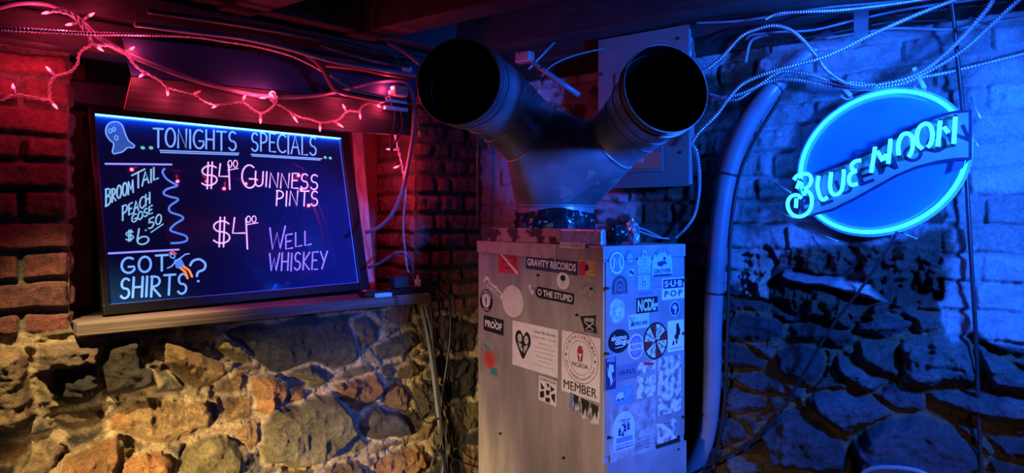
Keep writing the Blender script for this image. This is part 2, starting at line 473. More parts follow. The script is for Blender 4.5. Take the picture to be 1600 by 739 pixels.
# stone tint darkened for the shade towards the corner and under the sill
corner_shade = sstep(.95, .3, fl.U)*.4
fl.col *= (1-corner_shade*low)[..., None]
Lp = lambda pts: [uL(x, y) for x, y in pts]
for poly, col, dep, rough, tilt in [
    ([(0, 543), (30, 541), (40, 560), (46, 610), (50, 650), (30, 672), (-40, 680), (-40, 545)], TAN, .075, .8, (0, 0)),
    ([(58, 541), (105, 534), (152, 531), (155, 572), (90, 579), (56, 580)], GREY, .075, .8, (0, .1)),
    ([(82, 583), (155, 576), (152, 620), (112, 632), (84, 622)], DARK, .06, 1.1, (0, .2)),
    ([(159, 535), (217, 531), (221, 566), (238, 576), (245, 598), (210, 612), (158, 622)], DARK, .07, 1.1, (0, .1)),
    ([(75, 650), (110, 640), (160, 632), (168, 660), (130, 668), (100, 672)], BRN, .03, .8, (0, .2)),
    ([(170, 655), (205, 634), (258, 628), (315, 625), (330, 645), (322, 668), (290, 684), (240, 690), (200, 682), (172, 668)], TAN, .055, .9, (0, .1)),
    ([(40, 690), (75, 680), (102, 710), (72, 745), (36, 745)], TAN, .045, .8, (0, 0)),
    ([(-30, 700), (0, 695), (45, 692), (30, 715), (-30, 724)], BRN, .03, .8, (0, 0)),
    ([(100, 715), (150, 690), (175, 680), (188, 700), (178, 745), (95, 745)], RUST, .06, 1.2, (0, 0)),
    ([(186, 742), (202, 716), (250, 702), (272, 720), (268, 745)], RUST, .045, 1.2, (0, 0)),
    ([(255, 535), (300, 545), (350, 570), (356, 586), (330, 600), (305, 605), (285, 590), (262, 562)], (.33, .22, .10), .085, .6, (.25, .1)),
    ([(335, 542), (355, 520), (370, 540), (395, 565), (370, 573)], OLIVE, .05, .8, (0, .2)),
    ([(350, 512), (480, 494), (562, 490), (566, 520), (555, 560), (520, 575), (470, 575), (420, 581), (397, 562), (372, 540)], (.085, .085, .08), .03, .6, (0, 0)),
    ([(350, 626), (395, 615), (402, 640), (385, 656), (350, 660)], BRN, .035, .6, (0, 0)),
    ([(288, 702), (320, 681), (355, 680), (376, 705), (374, 738), (340, 748), (280, 748)], OLIVE, .065, .6, (0, 0)),
    ([(390, 590), (430, 588), (446, 605), (440, 634), (410, 650), (394, 642)], BRN, .05, 1.1, (0, 0)),
    ([(444, 586), (478, 571), (505, 580), (513, 600), (490, 607), (475, 602)], OLIVE, .05, .7, (0, 0)),
    ([(440, 628), (455, 606), (473, 604), (480, 616), (460, 632)], BRN, .04, .8, (0, 0)),
    ([(404, 668), (425, 636), (462, 631), (490, 618), (520, 615), (543, 645), (549, 670), (531, 700), (500, 722), (450, 730), (412, 718), (402, 692)], (.28, .24, .13), .095, .6, (0, .05)),
    ([(556, 662), (570, 640), (590, 630), (615, 634), (636, 655), (643, 675), (620, 683), (590, 686), (565, 678)], (.085, .09, .075), .065, .5, (0, 0)),
    ([(518, 606), (560, 590), (582, 582), (596, 600), (581, 625), (560, 641), (548, 635), (530, 612)], RUST, .05, 1.1, (0, 0)),
    ([(598, 606), (622, 592), (640, 610), (632, 640), (602, 630)], BRN, .035, .9, (0, 0)),
    ([(618, 580), (640, 565), (667, 570), (655, 586), (624, 596)], BRN, .035, .9, (0, 0)),
    ([(545, 503), (575, 493), (592, 510), (586, 536), (562, 546)], (.2, .15, .11), .035, .8, (0, 0)),
    ([(585, 542), (630, 520), (660, 530), (641, 552), (592, 566)], (.16, .14, .09), .035, .8, (0, 0)),
    ([(620, 702), (660, 690), (672, 722), (642, 745), (580, 745), (590, 716)], (.33, .2, .1), .03, 1.0, (0, 0)),
    ([(500, 745), (510, 729), (560, 720), (577, 745)], BRN, .035, 1.0, (0, 0)),
    ([(640, 600), (662, 596), (690, 604), (686, 650), (650, 655)], (.07, .065, .05), .03, 1.0, (0, 0)),
    ([(692, 560), (740, 556), (742, 620), (700, 625)], (.05, .05, .042), .03, 1.0, (0, 0)),
    ([(650, 500), (700, 495), (742, 505), (740, 545), (690, 550), (655, 540)], (.10, .075, .06), .03, .9, (0, 0))]:
    fl.stone(Lp(poly), col, dep, .032, rough, tilt)
# brick piers on both sides of the recess, courses read off at each pier
zl = sorted([1.05, 1.135]+[uL(50, y)[1] for y in (488, 440, 393, 345, 297, 250, 212, 165, 120, 81)])
ju, j2 = uL(32, 300)[0], uL(36, 480)[0]
BR_L = [(.26, .085, .075), (.22, .07, .065), (.30, .1, .08), (.2, .08, .07)]
pier_l = sstep(OPEN_L-.02, OPEN_L-.01, fl.U)*sstep(1.155, 1.165, fl.z+.02*(fl.f2-.5))*(1-sstep(2.02, 2.03, fl.Z))
def jl(k):
    n = len(zl)-2-k
    return [OPEN_L-.002, 2.05, 2.27, 2.49, 2.7] if n % 2 == 0 else [OPEN_L-.002, ju, ju+.22, ju+.44, ju+.66, ju+.88]
fl.bricks(pier_l, zl, jl, BR_L, .02, .016, -.008, (.27, .28, .2), .012, 1.0)
zr = sorted([1.06]+[uL(650, y)[1] for y in (470, 445, 420, 390, 363, 333, 302, 272, 245, 220, 192, 165, 140)])
pier_r = (1-sstep(OPEN_R+.005, OPEN_R+.02, fl.U))*sstep(1.08, 1.12, fl.z+.06*(fl.f2-.5))
BR_R = [(.34, .15, .11), (.29, .16, .11), (.24, .13, .1), (.36, .15, .1), (.2, .15, .1)]
jr_ = [sorted([-.02, .12+.04*random.Random(k).random()+(.05 if k % 2 else -.05), .225+.05*random.Random(k+50).random()+(.04 if k % 2 else -.03), OPEN_R+.002]) for k in range(20)]
fl.bricks(pier_r, zr, lambda k: jr_[k], BR_R, .018, .018, -.008, (.15, .12, .08), .012, 1.3)
# the top of the wall, behind the plate beam
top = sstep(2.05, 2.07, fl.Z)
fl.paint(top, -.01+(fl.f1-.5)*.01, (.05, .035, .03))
iu0, iu1 = np.searchsorted(fl.us, [OPEN_R, OPEN_L]); iz0, iz1 = np.searchsorted(fl.zs, [OPEN_B, OPEN_T])
keep = np.ones((len(fl.zs)-1, len(fl.us)-1), bool); keep[iz0:iz1, iu0:iu1] = False
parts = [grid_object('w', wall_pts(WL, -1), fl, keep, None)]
# reveals of the opening: rough stone and brick side towards the corner, plain elsewhere
def reveal_side(iu, outward, rows, palette, seed, dep=.36, mortar=(.2, .14, .09)):
    ds = np.arange(0, dep, STEP); zs = fl.zs[iz0:iz1+1]
    f = Field(ds, zs, mortar, seed); f.mortar = mortar
    def jj(k):
        r = random.Random(k+seed); a = .1+.06*r.random()+(.05 if k % 2 else 0)
        return [-.05, a, a+.2, a+.42]
    f.bricks(np.ones_like(f.U), rows, jj, palette, .012, .016, -.008, mortar, .01, 1.6)
    blend = sstep(0, .03, f.U)
    f.h *= blend
    edge = fl.h[iz0:iz1+1, iu][:, None]
    o, ex, n = np.array(WL.o), np.array(WL.ex), np.array(WL.n)
    P = o-(fl.us[iu]-outward*f.h)[..., None]*0-((fl.us[iu]+outward*f.h)[..., None])*ex+f.Z[..., None]*np.array([0, 0, 1.])+(edge*(1-blend)-f.U)[..., None]*n
    nz, nd = f.U.shape; ix = np.arange(nz*nd).reshape(nz, nd)
    q = np.stack([ix[:-1, :-1], ix[:-1, 1:], ix[1:, 1:], ix[1:, :-1]], -1).reshape(-1, 4)
    return P.reshape(-1, 3), q, np.concatenate([f.col.reshape(-1, 3), np.ones((nz*nd, 1))], 1)
parts.append(reveal_side(iu0, 1, zr, [(.42, .18, .14), (.46, .2, .14), (.34, .16, .12)], 61, mortar=(.26, .17, .11)))
parts.append(reveal_side(iu1, -1, zl, BR_L, 62))
uo, ui, zb, zt = fl.us[iu0], fl.us[iu1], fl.zs[iz0], fl.zs[iz1]
for z in (zb, zt):
    P = np.array([wl(uo, z, .02), wl(ui, z, .02), wl(ui, z, -.36), wl(uo, z, -.36)]); parts.append((P, np.array([[0, 1, 2, 3]]), np.ones((4, 4))*.03))
wall_left = mesh_from('wall_left', parts, STONE)

# ---- wall behind the sign
PAINT, EXPO = (.46, .48, .52), (.10, .065, .05)
MORTR = (.25, .15, .08)
fr = Field(np.arange(0, 2.75, STEP), np.arange(0, 2.42, STEP), MORTR, 23, -.006); fr.mortar = MORTR
SL = [(.07, .074, .085), (.10, .10, .11), (.06, .057, .057), (.13, .125, .12), (.085, .065, .05)]
fr.rubble(np.ones_like(fr.U), .2, .115, SL, .032)
Rp = lambda pts: [uR(x, y) for x, y in pts]
for poly, ci, dep, rough in [
    ([(1141, 493), (1170, 488), (1222, 503), (1226, 520), (1190, 530), (1145, 527), (1138, 510)], 0, .045, .7),
    ([(1235, 508), (1290, 510), (1342, 520), (1340, 535), (1310, 540), (1240, 528)], 2, .045, .7),
    ([(1126, 530), (1160, 540), (1195, 560), (1190, 573), (1126, 573)], 2, .05, .7),
    ([(1210, 545), (1250, 538), (1286, 552), (1281, 580), (1265, 597), (1215, 580)], 2, .05, .7),
    ([(1308, 552), (1345, 562), (1360, 580), (1386, 592), (1375, 606), (1350, 609), (1320, 586)], 3, .055, 1.0),
    ([(1345, 530), (1405, 540), (1410, 586), (1385, 582), (1340, 558)], 1, .05, .7),
    ([(1135, 590), (1170, 583), (1220, 590), (1230, 610), (1180, 620), (1140, 605)], 1, .04, .9),
    ([(1128, 606), (1150, 603), (1200, 632), (1190, 640), (1128, 640)], 1, .055, .7),
    ([(1265, 621), (1275, 612), (1330, 613), (1375, 628), (1400, 645), (1395, 656), (1350, 668), (1322, 679), (1285, 650)], 1, .075, .5),
    ([(1185, 672), (1215, 646), (1250, 638), (1290, 665), (1320, 700), (1330, 732), (1270, 738), (1210, 726)], 0, .065, .8),
    ([(1120, 645), (1160, 660), (1170, 680), (1130, 696), (1118, 690)], 1, .05, .8),
    ([(1135, 708), (1180, 715), (1196, 735), (1150, 748), (1128, 732)], 3, .05, .8),
    ([(1412, 541), (1430, 530), (1480, 516), (1522, 533), (1526, 596), (1450, 599), (1412, 593)], 3, .06, 1.1),
    ([(1531, 535), (1600, 578), (1640, 590), (1640, 620), (1600, 612), (1535, 601)], 1, .06, .8),
    ([(1452, 613), (1530, 608), (1600, 620), (1640, 624), (1640, 668), (1600, 660), (1540, 655), (1470, 631)], 3, .06, .7),
    ([(1335, 692), (1380, 661), (1430, 645), (1480, 660), (1530, 700), (1536, 726), (1480, 750), (1345, 750)], 0, .095, .6),
    ([(1545, 681), (1600, 690), (1640, 700), (1640, 722), (1570, 711)], 1, .05, .7),
    ([(1348, 501), (1390, 490), (1430, 505), (1415, 522), (1370, 526), (1345, 516)], 1, .05, .8)]:
    fr.stone(Rp(poly), SL[ci], dep, .03, rough, (0, -.12))
row0, pit = 1.307, .0885
zb_ = [row0+pit*k for k in range(-4, 11)]
def jrr(k):
    r = random.Random(k*13+4); x = -.1-(k % 2)*.1; J = [x]
    while x < 2.9:
        x += r.choice([.13, .22, .24, .26, .2, .3]) + r.uniform(-.01, .01); J.append(x)
    return J
# painted brickwork above a ragged line, sinking to the stones below
line = np.interp(fr.U, [0, .9, 1.05, 1.2, 1.45, 1.62, 1.82, 1.9, 2.1, 2.7], [.95, 1.05, 1.12, 1.26, 1.34, 1.42, 1.40, 1.13, 1.12, 1.1])
bw = sstep(-.015, .015, fr.z-line+(fr.f2-.5)*.12)
fr.bricks(bw, zb_, jrr, [PAINT, tuple(c*.88 for c in PAINT)], .016, .013, -.005, tuple(c*.92 for c in PAINT), .016, 1.5)
fr.h += bw*((fr.f2-.5)*.028+(fr.rg-.62)*.012)
peel_shade = sstep(.60, .66, fbm(fr.U, fr.Z, 5.5, 5, 91))*bw
for reg, amt in [([(1000, 250), (1108, 120), (1165, 95), (1150, 165), (1105, 205), (1125, 250), (1098, 420), (1118, 500), (985, 500)], .95),
                 ([(1225, 392), (1300, 380), (1380, 385), (1495, 350), (1475, 470), (1400, 485), (1355, 475), (1300, 448), (1235, 418)], 1.0),
                 ([(1225, 442), (1300, 452), (1400, 478), (1345, 506), (1230, 492), (1205, 470)], 1.0),
                 ([(1360, 112), (1510, 80), (1500, 140), (1370, 150)], .55),
                 ([(1200, 150), (1255, 105), (1265, 140), (1235, 160)], .8),
                 ([(1520, 310), (1620, 290), (1620, 395), (1480, 392)], .35)]:  # the last, weaker region tints in the sign's shadow
    d = poly_sd(fr.u, fr.z, Rp(reg)); m = sstep(-.02, .02, d+(fr.f1-.5)*.06)*amt
    peel_shade = np.maximum(peel_shade, m)
fr.col = fr.col*(1-peel_shade[..., None])+(np.array(EXPO)*(.55+.9*fr.f1[..., None]))*peel_shade[..., None]
# broken, shelf-like patch under the sign: a painted ledge over bare stone
for poly, dep, rough, col in [
    ([(1230, 422), (1290, 430), (1360, 446), (1400, 458), (1396, 470), (1345, 463), (1290, 448), (1225, 436)], .085, .6, PAINT),
    ([(1228, 440), (1300, 452), (1396, 474), (1375, 500), (1290, 502), (1222, 486), (1205, 462)], .03, 1.8, EXPO),
    ([(1340, 385), (1470, 378), (1470, 470), (1410, 482), (1360, 452)], .028, 2.4, EXPO),
    ([(1236, 388), (1305, 384), (1330, 412), (1290, 428), (1240, 416)], .022, 2.2, EXPO),
    ([(1520, 505), (1600, 500), (1640, 500), (1640, 540), (1600, 538), (1525, 530)], .03, .6, PAINT),
    ([(1160, 395), (1195, 380), (1215, 410), (1200, 470), (1160, 465)], .035, 2.2, PAINT)]:
    fr.stone(Rp(poly), col, dep, .02, rough, (0, 0), 0)
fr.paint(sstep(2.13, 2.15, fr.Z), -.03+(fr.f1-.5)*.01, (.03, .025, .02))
fr.grain = 1-.6*bw*(1-np.minimum(1, peel_shade))
fr.h *= 1-.6*(1-sstep(.0, .9, fr.U))           # flatter behind the furnace
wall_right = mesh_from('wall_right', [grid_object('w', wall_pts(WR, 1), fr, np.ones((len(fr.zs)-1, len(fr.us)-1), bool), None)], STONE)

# ------------------------------------------------------------------ floor, ceiling, beams, recess
WOOD_OLD = mat('old_beam_wood', (.022, .018, .018), .75, var=.6, scale=9, bump=.6, stretch=(1, 1, 6))
WOOD_DARK = mat('sooty_timber', (.018, .016, .017), .8, var=.5, scale=12, bump=.5)
CEIL = mat('dark_ceiling_boards', (.02, .016, .016), .85, var=.5, scale=6)
FLOOR = mat('worn_concrete', (.1, .09, .08), .8, var=.4, scale=5, bump=.3)
o = MB().box((.2, 1.6, -.03), (3, 0, 0), (0, 2.4, 0), (0, 0, .03)).build('floor', FLOOR); tag(o, kind='structure')
o = MB().box((.2, 1.6, 2.47), (3, 0, 0), (0, 2.4, 0), (0, 0, .03)).build('ceiling', CEIL); tag(o, kind='structure')
UP = Vector((0, 0, 1))
def along_R(t0, t1, off, z0, z1, wid, bev=.006):
    a, b = wr(t0, z0, off), wr(t1, z0, off)
    return MB().box((a+b)/2+UP*(z1-z0)/2, (b-a)/2, WR.n*wid/2, UP*(z1-z0)/2, bev)
def along_L(u0, u1, off, z0, z1, wid, bev=.006):
    a, b = wl(u0, z0, off), wl(u1, z0, off)
    return MB().box((a+b)/2+UP*(z1-z0)/2, (b-a)/2, WL.n*wid/2, UP*(z1-z0)/2, bev)
tag(along_R(-.12, 2.7, .245, 2.225, 2.44, .085).build('ceiling_beam', WOOD_OLD), kind='structure')
tag(along_R(-.18, 2.6, .715, 2.225, 2.44, .12).build('ceiling_beam', WOOD_OLD), kind='structure')
tag(along_R(-.2, 2.4, 1.19, 2.225, 2.44, .11).build('ceiling_beam', WOOD_OLD), kind='structure')
# plate beams lying along the wall tops
tag(along_L(.0, 2.5, .03, 2.13, 2.222, .16).build('ceiling_beam', WOOD_OLD), kind='structure')
tag(along_L(.0, 2.5, .085, 2.24, 2.43, .14).build('ceiling_beam', WOOD_DARK), kind='structure')
tag(along_L(1.42, 2.5, .025, 2.025, 2.125, .12, .01).build('ceiling_beam', WOOD_OLD), kind='structure')
tag(along_R(.0, 2.7, .02, 2.2, 2.3, .10).build('ceiling_beam', WOOD_DARK), kind='structure')

# window recess: dark boarded pane at its back, reddish timber casing round the board
RED_WOOD = mat('red_brown_timber', (.22, .075, .05), .6, var=.4, scale=14, bump=.3, stretch=(1, 1, .12))
PANE = mat('blacked_out_glass', (.012, .014, .03), .25, var=.2)
a, b = wl(OPEN_L, 1.62, -.345), wl(OPEN_R, 1.62, -.345)
w1 = MB().box((a+b)/2, (b-a)/2, WL.n*.008, UP*.44).build('window_1', PANE); tag(w1, kind='structure')
m = MB()
for u in (OPEN_L-.05, (OPEN_L+OPEN_R)/2, OPEN_R+.05):
    m.box(wl(u, 1.62, -.325), WL.ex*.04, WL.n*.012, UP*.44, .003)
m.box(wl((OPEN_L+OPEN_R)/2, 1.6, -.325), WL.ex*.62, WL.n*.011, UP*.025, .003)
m.build('window_frame', RED_WOOD, w1)
# upright reddish plank just inside the opening, and the cross rail over it
m = MB()
m.box(wl(1.605, 1.55, -.30), WL.ex*.052, WL.n*.015, UP*.36, .004)
m.box(wl(1.50, 1.885, -.31), WL.ex*.16, WL.n*.02, UP*.022, .004)
tag(m.build('trim_1', RED_WOOD), kind='structure')
m = MB(); m.box(wl(1.51, 1.945, -.24), WL.ex*.15, WL.n*.02, UP*.045, .01)
tag(m.build('trim_2', mat('blue_black_paint', (.03, .04, .09), .45)), kind='structure')

# header boards in front of the recess: smooth panel above, rough plank below
SMOOTH = mat('dark_painted_sheet', (.012, .034, .11), .5, var=.25, scale=4)
PLANK = mat('rough_grey_plank', (.034, .034, .036), .75, var=.6, scale=10, bump=.5, stretch=(.6, .6, 9))
def slab(pts_front, thick, n):
    """A board given by its front corners (in order) and a thickness backwards."""
    k = len(pts_front); m = MB()
    vs = [Vector(p) for p in pts_front]+[Vector(p)-Vector(n)*thick for p in pts_front]
    m.add(vs, [tuple(range(k-1, -1, -1)), tuple(range(k, 2*k))]+[(i, (i+1) % k, k+(i+1) % k, k+i) for i in range(k)])
    return m
TANEDGE = mat('raw_wood_edge', (.5, .24, .12), .7, var=.3, scale=30)
Q = lambda x, y, off: wl(*uL(x, y, off), off)
sh = slab([Q(190, 58, .121), Q(650, 107, .121), Q(650, 162, .128), Q(205, 118, .128)], .007, WL.n)
o = sh.lone('painted_sheet', SMOOTH, 'smooth dark sheet hung under the ceiling plate above the menu board', 'sheet')
pk = slab([Q(207, 120, .13), Q(648, 164, .13), Q(645, 212, .112), Q(540, 205, .11), Q(195, 171, .108)], .018, WL.n)
o = pk.lone('header_plank', PLANK, 'rough weathered plank along the top of the menu board', 'plank')
m = MB(); m.tube([Q(194.8, 170.5, .100), Q(206.8, 121, .122)], .0035, 4); m.build('cut_edge', TANEDGE, o, label='raw orange sawn end')

# the sill the board stands on
SILL = mat('weathered_sill_timber', (.26, .19, .15), .6, var=.55, scale=7, bump=.35, stretch=(.35, .35, 16), color2=(.08, .06, .05))
m = MB(); SZ = 1.183
us0, us1 = uL(120, 501, .07)[0], uL(672, 465, .07)[0]
m.box(wl((us0+us1)/2, SZ-.021, -.02), WL.ex*(us0-us1)/2, WL.n*.09, UP*.021, .005)
sill = m.lone('wooden_shelf', SILL, 'long weathered timber sill carrying the menu board and the power strip', 'shelf')
m = MB(); m.box(wl((OPEN_L+OPEN_R)/2, SZ-.025, -.23), WL.ex*(OPEN_L-OPEN_R-.01)/2, WL.n*.119, UP*.02, .003)
m.build('inner_board', SILL, sill)

# ------------------------------------------------------------------ the lit menu board
BTL, BTR, BBR, BBL = Vector((-1.467, 2.285, 1.893)), Vector((-.759, 3.059, 1.900)), Vector((-.642, 2.958, 1.193)), Vector((-1.35, 2.184, 1.187))
BP = Plane((BTL+BTR+BBR+BBL)/4, BTR-BTL+BBR-BBL, BTL-BBL+BTR-BBR)
BW, BH = ((BTR-BTL).length+(BBR-BBL).length)/2, (BTL-BBL).length
FRAME = mat('black_frame_gloss', (.012, .012, .014), .35, var=.3, scale=60)
board = thing('menu_board', BP.pt(0, -BH/2, -.012), 'black framed glowing menu board leaning in the window recess', 'menu board')
hw, hh = BW/2, BH/2
ix0, iy1 = BP.px(148, 178); ix1, iy0 = BP.px(567, 447)
ix0, ix1, iy0, iy1 = ix0-.002, hw-.048, -hh+.034, hh-.026
m = MB()
m.box(BP.pt(0, (hh+iy1)/2, 0), BP.ex*hw, BP.ey*(hh-iy1)/2, BP.n*.014, .003)
m.box(BP.pt(0, (-hh+iy0)/2, 0), BP.ex*hw, BP.ey*(hh+iy0)/2, BP.n*.014, .003)
m.box(BP.pt((-hw+ix0)/2, 0, 0), BP.ex*(hw+ix0)/2, BP.ey*(hh-.002), BP.n*.0135, .003)
m.box(BP.pt((hw+ix1)/2, 0, 0), BP.ex*(hw-ix1)/2, BP.ey*(hh-.002), BP.n*.0135, .003)
m.build('frame', FRAME, board)
# edge-lit acrylic: dark glossy sheet, lit by the light strips set under the frame
PANEL = mat('dark_acrylic', (.008, .05, .19), .035, var=.1, scale=3, spec=.5)
_pb = PANEL.node_tree.nodes['Principled BSDF']; _pb.inputs['Emission Color'].default_value = (.03, .02, .5, 1); _pb.inputs['Emission Strength'].default_value = .02
m = MB(); m.box(BP.pt(0, 0, -.008), BP.ex*(hw-.01), BP.ey*(hh-.01), BP.n*.006); m.build('writing_panel', PANEL, board)
STRIP = emit('blue_light_strip', (.03, .2, 1.0), 20)
STRIP2 = emit('blue_light_strip_dim', (.06, .16, 1.0), .5)
m = MB(); m.box(BP.pt((ix0+ix1)/2, iy1-.0012, .006), BP.ex*(ix1-ix0)/2, BP.ey*.0007, BP.n*.007); m.build('light_strip', STRIP, board)
m = MB(); m.box(BP.pt(ix0+.0012, (iy0+iy1)/2, .0), BP.ex*.0012, BP.ey*(iy1-iy0)/2, BP.n*.0015); m.build('light_strip', STRIP2, board)
m = MB(); m.box(BP.pt(ix1-.0012, (iy0+iy1)/2, .0), BP.ex*.0012, BP.ey*(iy1-iy0)/2, BP.n*.0015); m.build('light_strip', STRIP2, board)
m = MB(); m.box(BP.pt((ix0+ix1)/2, iy0+.0012, .0), BP.ex*(ix1-ix0)/2, BP.ey*.0012, BP.n*.0015); m.build('light_strip', STRIP2, board)

def arc(cx, cy, rx, ry, a0, a1, n=10):
    return [(cx+rx*math.cos(math.radians(a0+(a1-a0)*i/n)), cy+ry*math.sin(math.radians(a0+(a1-a0)*i/n))) for i in range(n+1)]
HAND = {
 'A': (.7, [[(0, 0), (.35, 1), (.7, 0)], [(.13, .36), (.57, .36)]]),
 'B': (.62, [[(.05, 0), (.05, 1)], [(0, 1)]+arc(.2, .77, .35, .23, 90, -90, 8)+[(.05, .54)], [(.05, .54)]+arc(.25, .27, .37, .27, 90, -90, 8)+[(0, 0)]]),
 'C': (.66, [arc(.42, .5, .42, .5, 50, 310, 12)]),
 'E': (.52, [[(.5, 1), (.03, 1), (.03, 0), (.52, 0)], [(.03, .52), (.42, .52)]]),
 'G': (.72, [arc(.42, .5, .42, .5, 55, 325, 12)+[(.74, .4), (.42, .4)]]),
 'H': (.62, [[(.03, 1), (.03, 0)], [(.6, 1), (.6, 0)], [(.03, .5), (.6, .5)]]),
 'I': (.12, [[(.06, 1), (.06, 0)]]),
 'K': (.6, [[(.04, 1), (.04, 0)], [(.58, 1), (.05, .45), (.6, 0)]]),
 'L': (.5, [[(.04, 1), (.04, 0), (.5, .02)]]),
 'M': (.8, [[(0, 0), (.06, 1), (.4, .3), (.72, 1), (.8, 0)]]),
 'N': (.66, [[(.02, 0), (.04, 1), (.62, 0), (.64, 1)]]),
 'O': (.72, [arc(.36, .5, .36, .5, 95, 455, 16)]),
 'P': (.58, [[(.05, 0), (.05, 1)], [(0, 1)]+arc(.2, .73, .36, .27, 90, -90, 8)+[(.05, .46)]]),
 'R': (.62, [[(.05, 0), (.05, 1)], [(0, 1)]+arc(.2, .75, .35, .25, 90, -90, 8)+[(.05, .5), (.62, 0)]]),
 'S': (.56, [arc(.29, .74, .25, .26, 40, 255, 9)+arc(.27, .25, .27, .25, 80, -150, 9)]),
 'T': (.7, [[(0, 1), (.7, 1)], [(.35, 1), (.35, 0)]]),
 'U': (.62, [[(.02, 1)]+arc(.31, .28, .29, .28, 180, 360, 8)+[(.6, 1)]]),
 'W': (.9, [[(0, 1), (.22, 0), (.45, .75), (.66, 0), (.9, 1)]]),
 'Y': (.62, [[(0, 1), (.3, .5)], [(.62, 1), (.2, 0)]]),
 '$': (.62, [arc(.32, .7, .28, .19, 30, 255, 8)+arc(.3, .32, .3, .2, 80, -150, 8), [(.27, 1.02), (.23, 0)], [(.42, 1.02), (.38, 0)]]),
 '4': (.7, [[(.12, 1), (.04, .42), (.55, .46)], [(.6, 1), (.66, -.12)]]),
 '6': (.6, [[(.1, 1), (.02, .4)]+arc(.3, .24, .28, .24, 180, 530, 12)]),
 '5': (.52, [[(.5, 1), (.08, 1), (.05, .58)]+arc(.22, .3, .29, .3, 100, -140, 9)]),
 '0': (.56, [arc(.28, .5, .28, .5, 95, 455, 14)]),
 '.': (.2, [[(.1, .04)]]),
}
def write(mb, s, p0, p1, hpx, r=.0031, lead=None, slant=0.0, gap=.2, pl=None):
    """Hand lettering between two picture points on the board, caps hpx tall; lead enlarges the first letter."""
    pl = pl or BP
    ws = [HAND[c][0]*(lead if (lead and i == 0) else 1) if c != ' ' else .4 for i, c in enumerate(s)]
    tot = sum(ws)+gap*(len(s)-1); x = 0; rr = random.Random(s)
    for i, c in enumerate(s):
        k = lead if (lead and i == 0) else 1
        if c != ' ':
            dy = rr.uniform(-.03, .03); out = []
            for st in HAND[c][1]:
                q = []
                for gx, gy in st:
                    X = (x+gx*k)/tot; px = p0[0]+(p1[0]-p0[0])*X+slant*hpx*gy*k; py = p0[1]+(p1[1]-p0[1])*X-hpx*(gy*k+dy-(k-1)*.3)
                    q.append(pl.px(px, py))
                out.append(q)
            mb.strokes(pl, out, r, .0006+.00003*i)
        x += ws[i]+gap
    return mb
def scrawl(mb, lines, r=.003, smooth=True, h=.0006):
    for ln in lines:
        q = [BP.px(*p) for p in ln]
        mb.strokes(BP, [sp2(q, .006) if smooth and len(q) > 2 else q], r, h)
    return mb
z1 = lambda pts: [(130+a/2.309, 160+b/2.309) for a, b in pts]
z3 = lambda pts: [(300+a/2.639, 180+b/2.639) for a, b in pts]
INK = {'sky': emit('ink_sky_blue', (.16, .42, 1.0), .95), 'cyan': emit('ink_pale_cyan', (.2, .55, .85), .85), 'white': emit('ink_pinkish_white', (.75, .52, .9), .95),
       'violet': emit('ink_violet', (.26, .22, 1.0), .95), 'line': emit('ink_lavender', (.25, .3, 1.0), 1.0), 'green': emit('ink_mint', (.1, .6, .5), .9), 'orange': emit('ink_orange', (1.0, .33, .1), .8),
       'blue': emit('ink_blue', (.06, .25, .95), .9), 'fill': emit('ink_ghost_blue', (.03, .14, .62), .55)}
for a in (('TONIGHTS', (240, 229), (369, 235), 29, .0034), ('SPECIALS', (393, 235), (494, 243), 28, .0034)):
    m = MB(); write(m, *a); m.build('heading_lettering', INK['sky'], board, label='pale blue heading')
m = MB(); scrawl(m, [[(250, 235), (373, 239.5)], [(251, 238), (372, 242)], [(392, 241), (503, 248)], [(394, 243.5), (500, 250)]], .0022, False); m.build('underline', INK['sky'], board)
for p in ((223, 231), (236, 231), (508, 246), (516, 247)):
    m = MB(); scrawl(m, [[p]], .0062, False); m.build('dot', INK['green'], board, label='mint green dot')
gh = z1([(82, 95), (95, 75), (120, 70), (140, 82), (152, 115), (165, 140), (185, 155), (178, 164), (160, 163), (142, 178), (122, 183), (110, 186), (105, 178), (110, 150), (95, 135), (83, 115)])
q = sp2([BP.px(*p) for p in gh], .006, True)
m = MB(); m.add([BP.pt(x, y, .0004) for x, y in q], [tuple(range(len(q)))]); gd = m.build('ghost_drawing', INK['fill'], board, label='small blue ghost doodle')
m = MB(); m.strokes(BP, [q+[q[0]]], .0022, .0007); scrawl(m, [z1(circle(97, 103, 6, 8, 12)+[(103, 103)]), z1(circle(111, 98, 5, 8, 12)+[(116, 98)]), z1(circle(119, 128, 6, 9, 12)+[(125, 128)])], .0016, True, .0008); m.build('outline', INK['sky'], gd)
for p in ([(165, 256), (268, 257)], [(170, 396), (279, 390)]):
    m = MB(); scrawl(m, [p], .0033, False); m.build('ruled_line', INK['line'], board)
m = MB(); write(m, 'BROOM', (165, 320), (208, 300), 20, .0028, 1.3); write(m, 'T', (206, 298), (226, 288), 24, .0028); write(m, 'AIL', (222, 291), (247, 279), 20, .0028)
write(m, 'PEACH', (191, 343), (234, 318), 17, .0026, 1.3); write(m, 'GOSE', (206, 349), (238, 333), 12, .0024)
write(m, '$', (196, 378), (209, 376), 17, .0022); write(m, '6', (214, 383), (233, 380), 25, .0028); write(m, '.50', (226, 361), (252, 348), 15, .0026); scrawl(m, [[(236, 363), (255, 350)]], .002, False)
m.build('offer_lettering', INK['cyan'], board, label='pale cyan drink offer')
m = MB(); scrawl(m, [z1([(293, 240), (286, 252), (300, 275), (325, 292), (340, 300), (300, 314), (290, 330), (312, 340), (343, 350), (312, 375), (314, 395), (350, 408), (360, 420), (330, 440), (314, 460), (335, 470), (370, 482), (374, 498), (350, 506), (318, 508)])], .0036); m.build('squiggle', INK['blue'], board, label='wavy blue line')
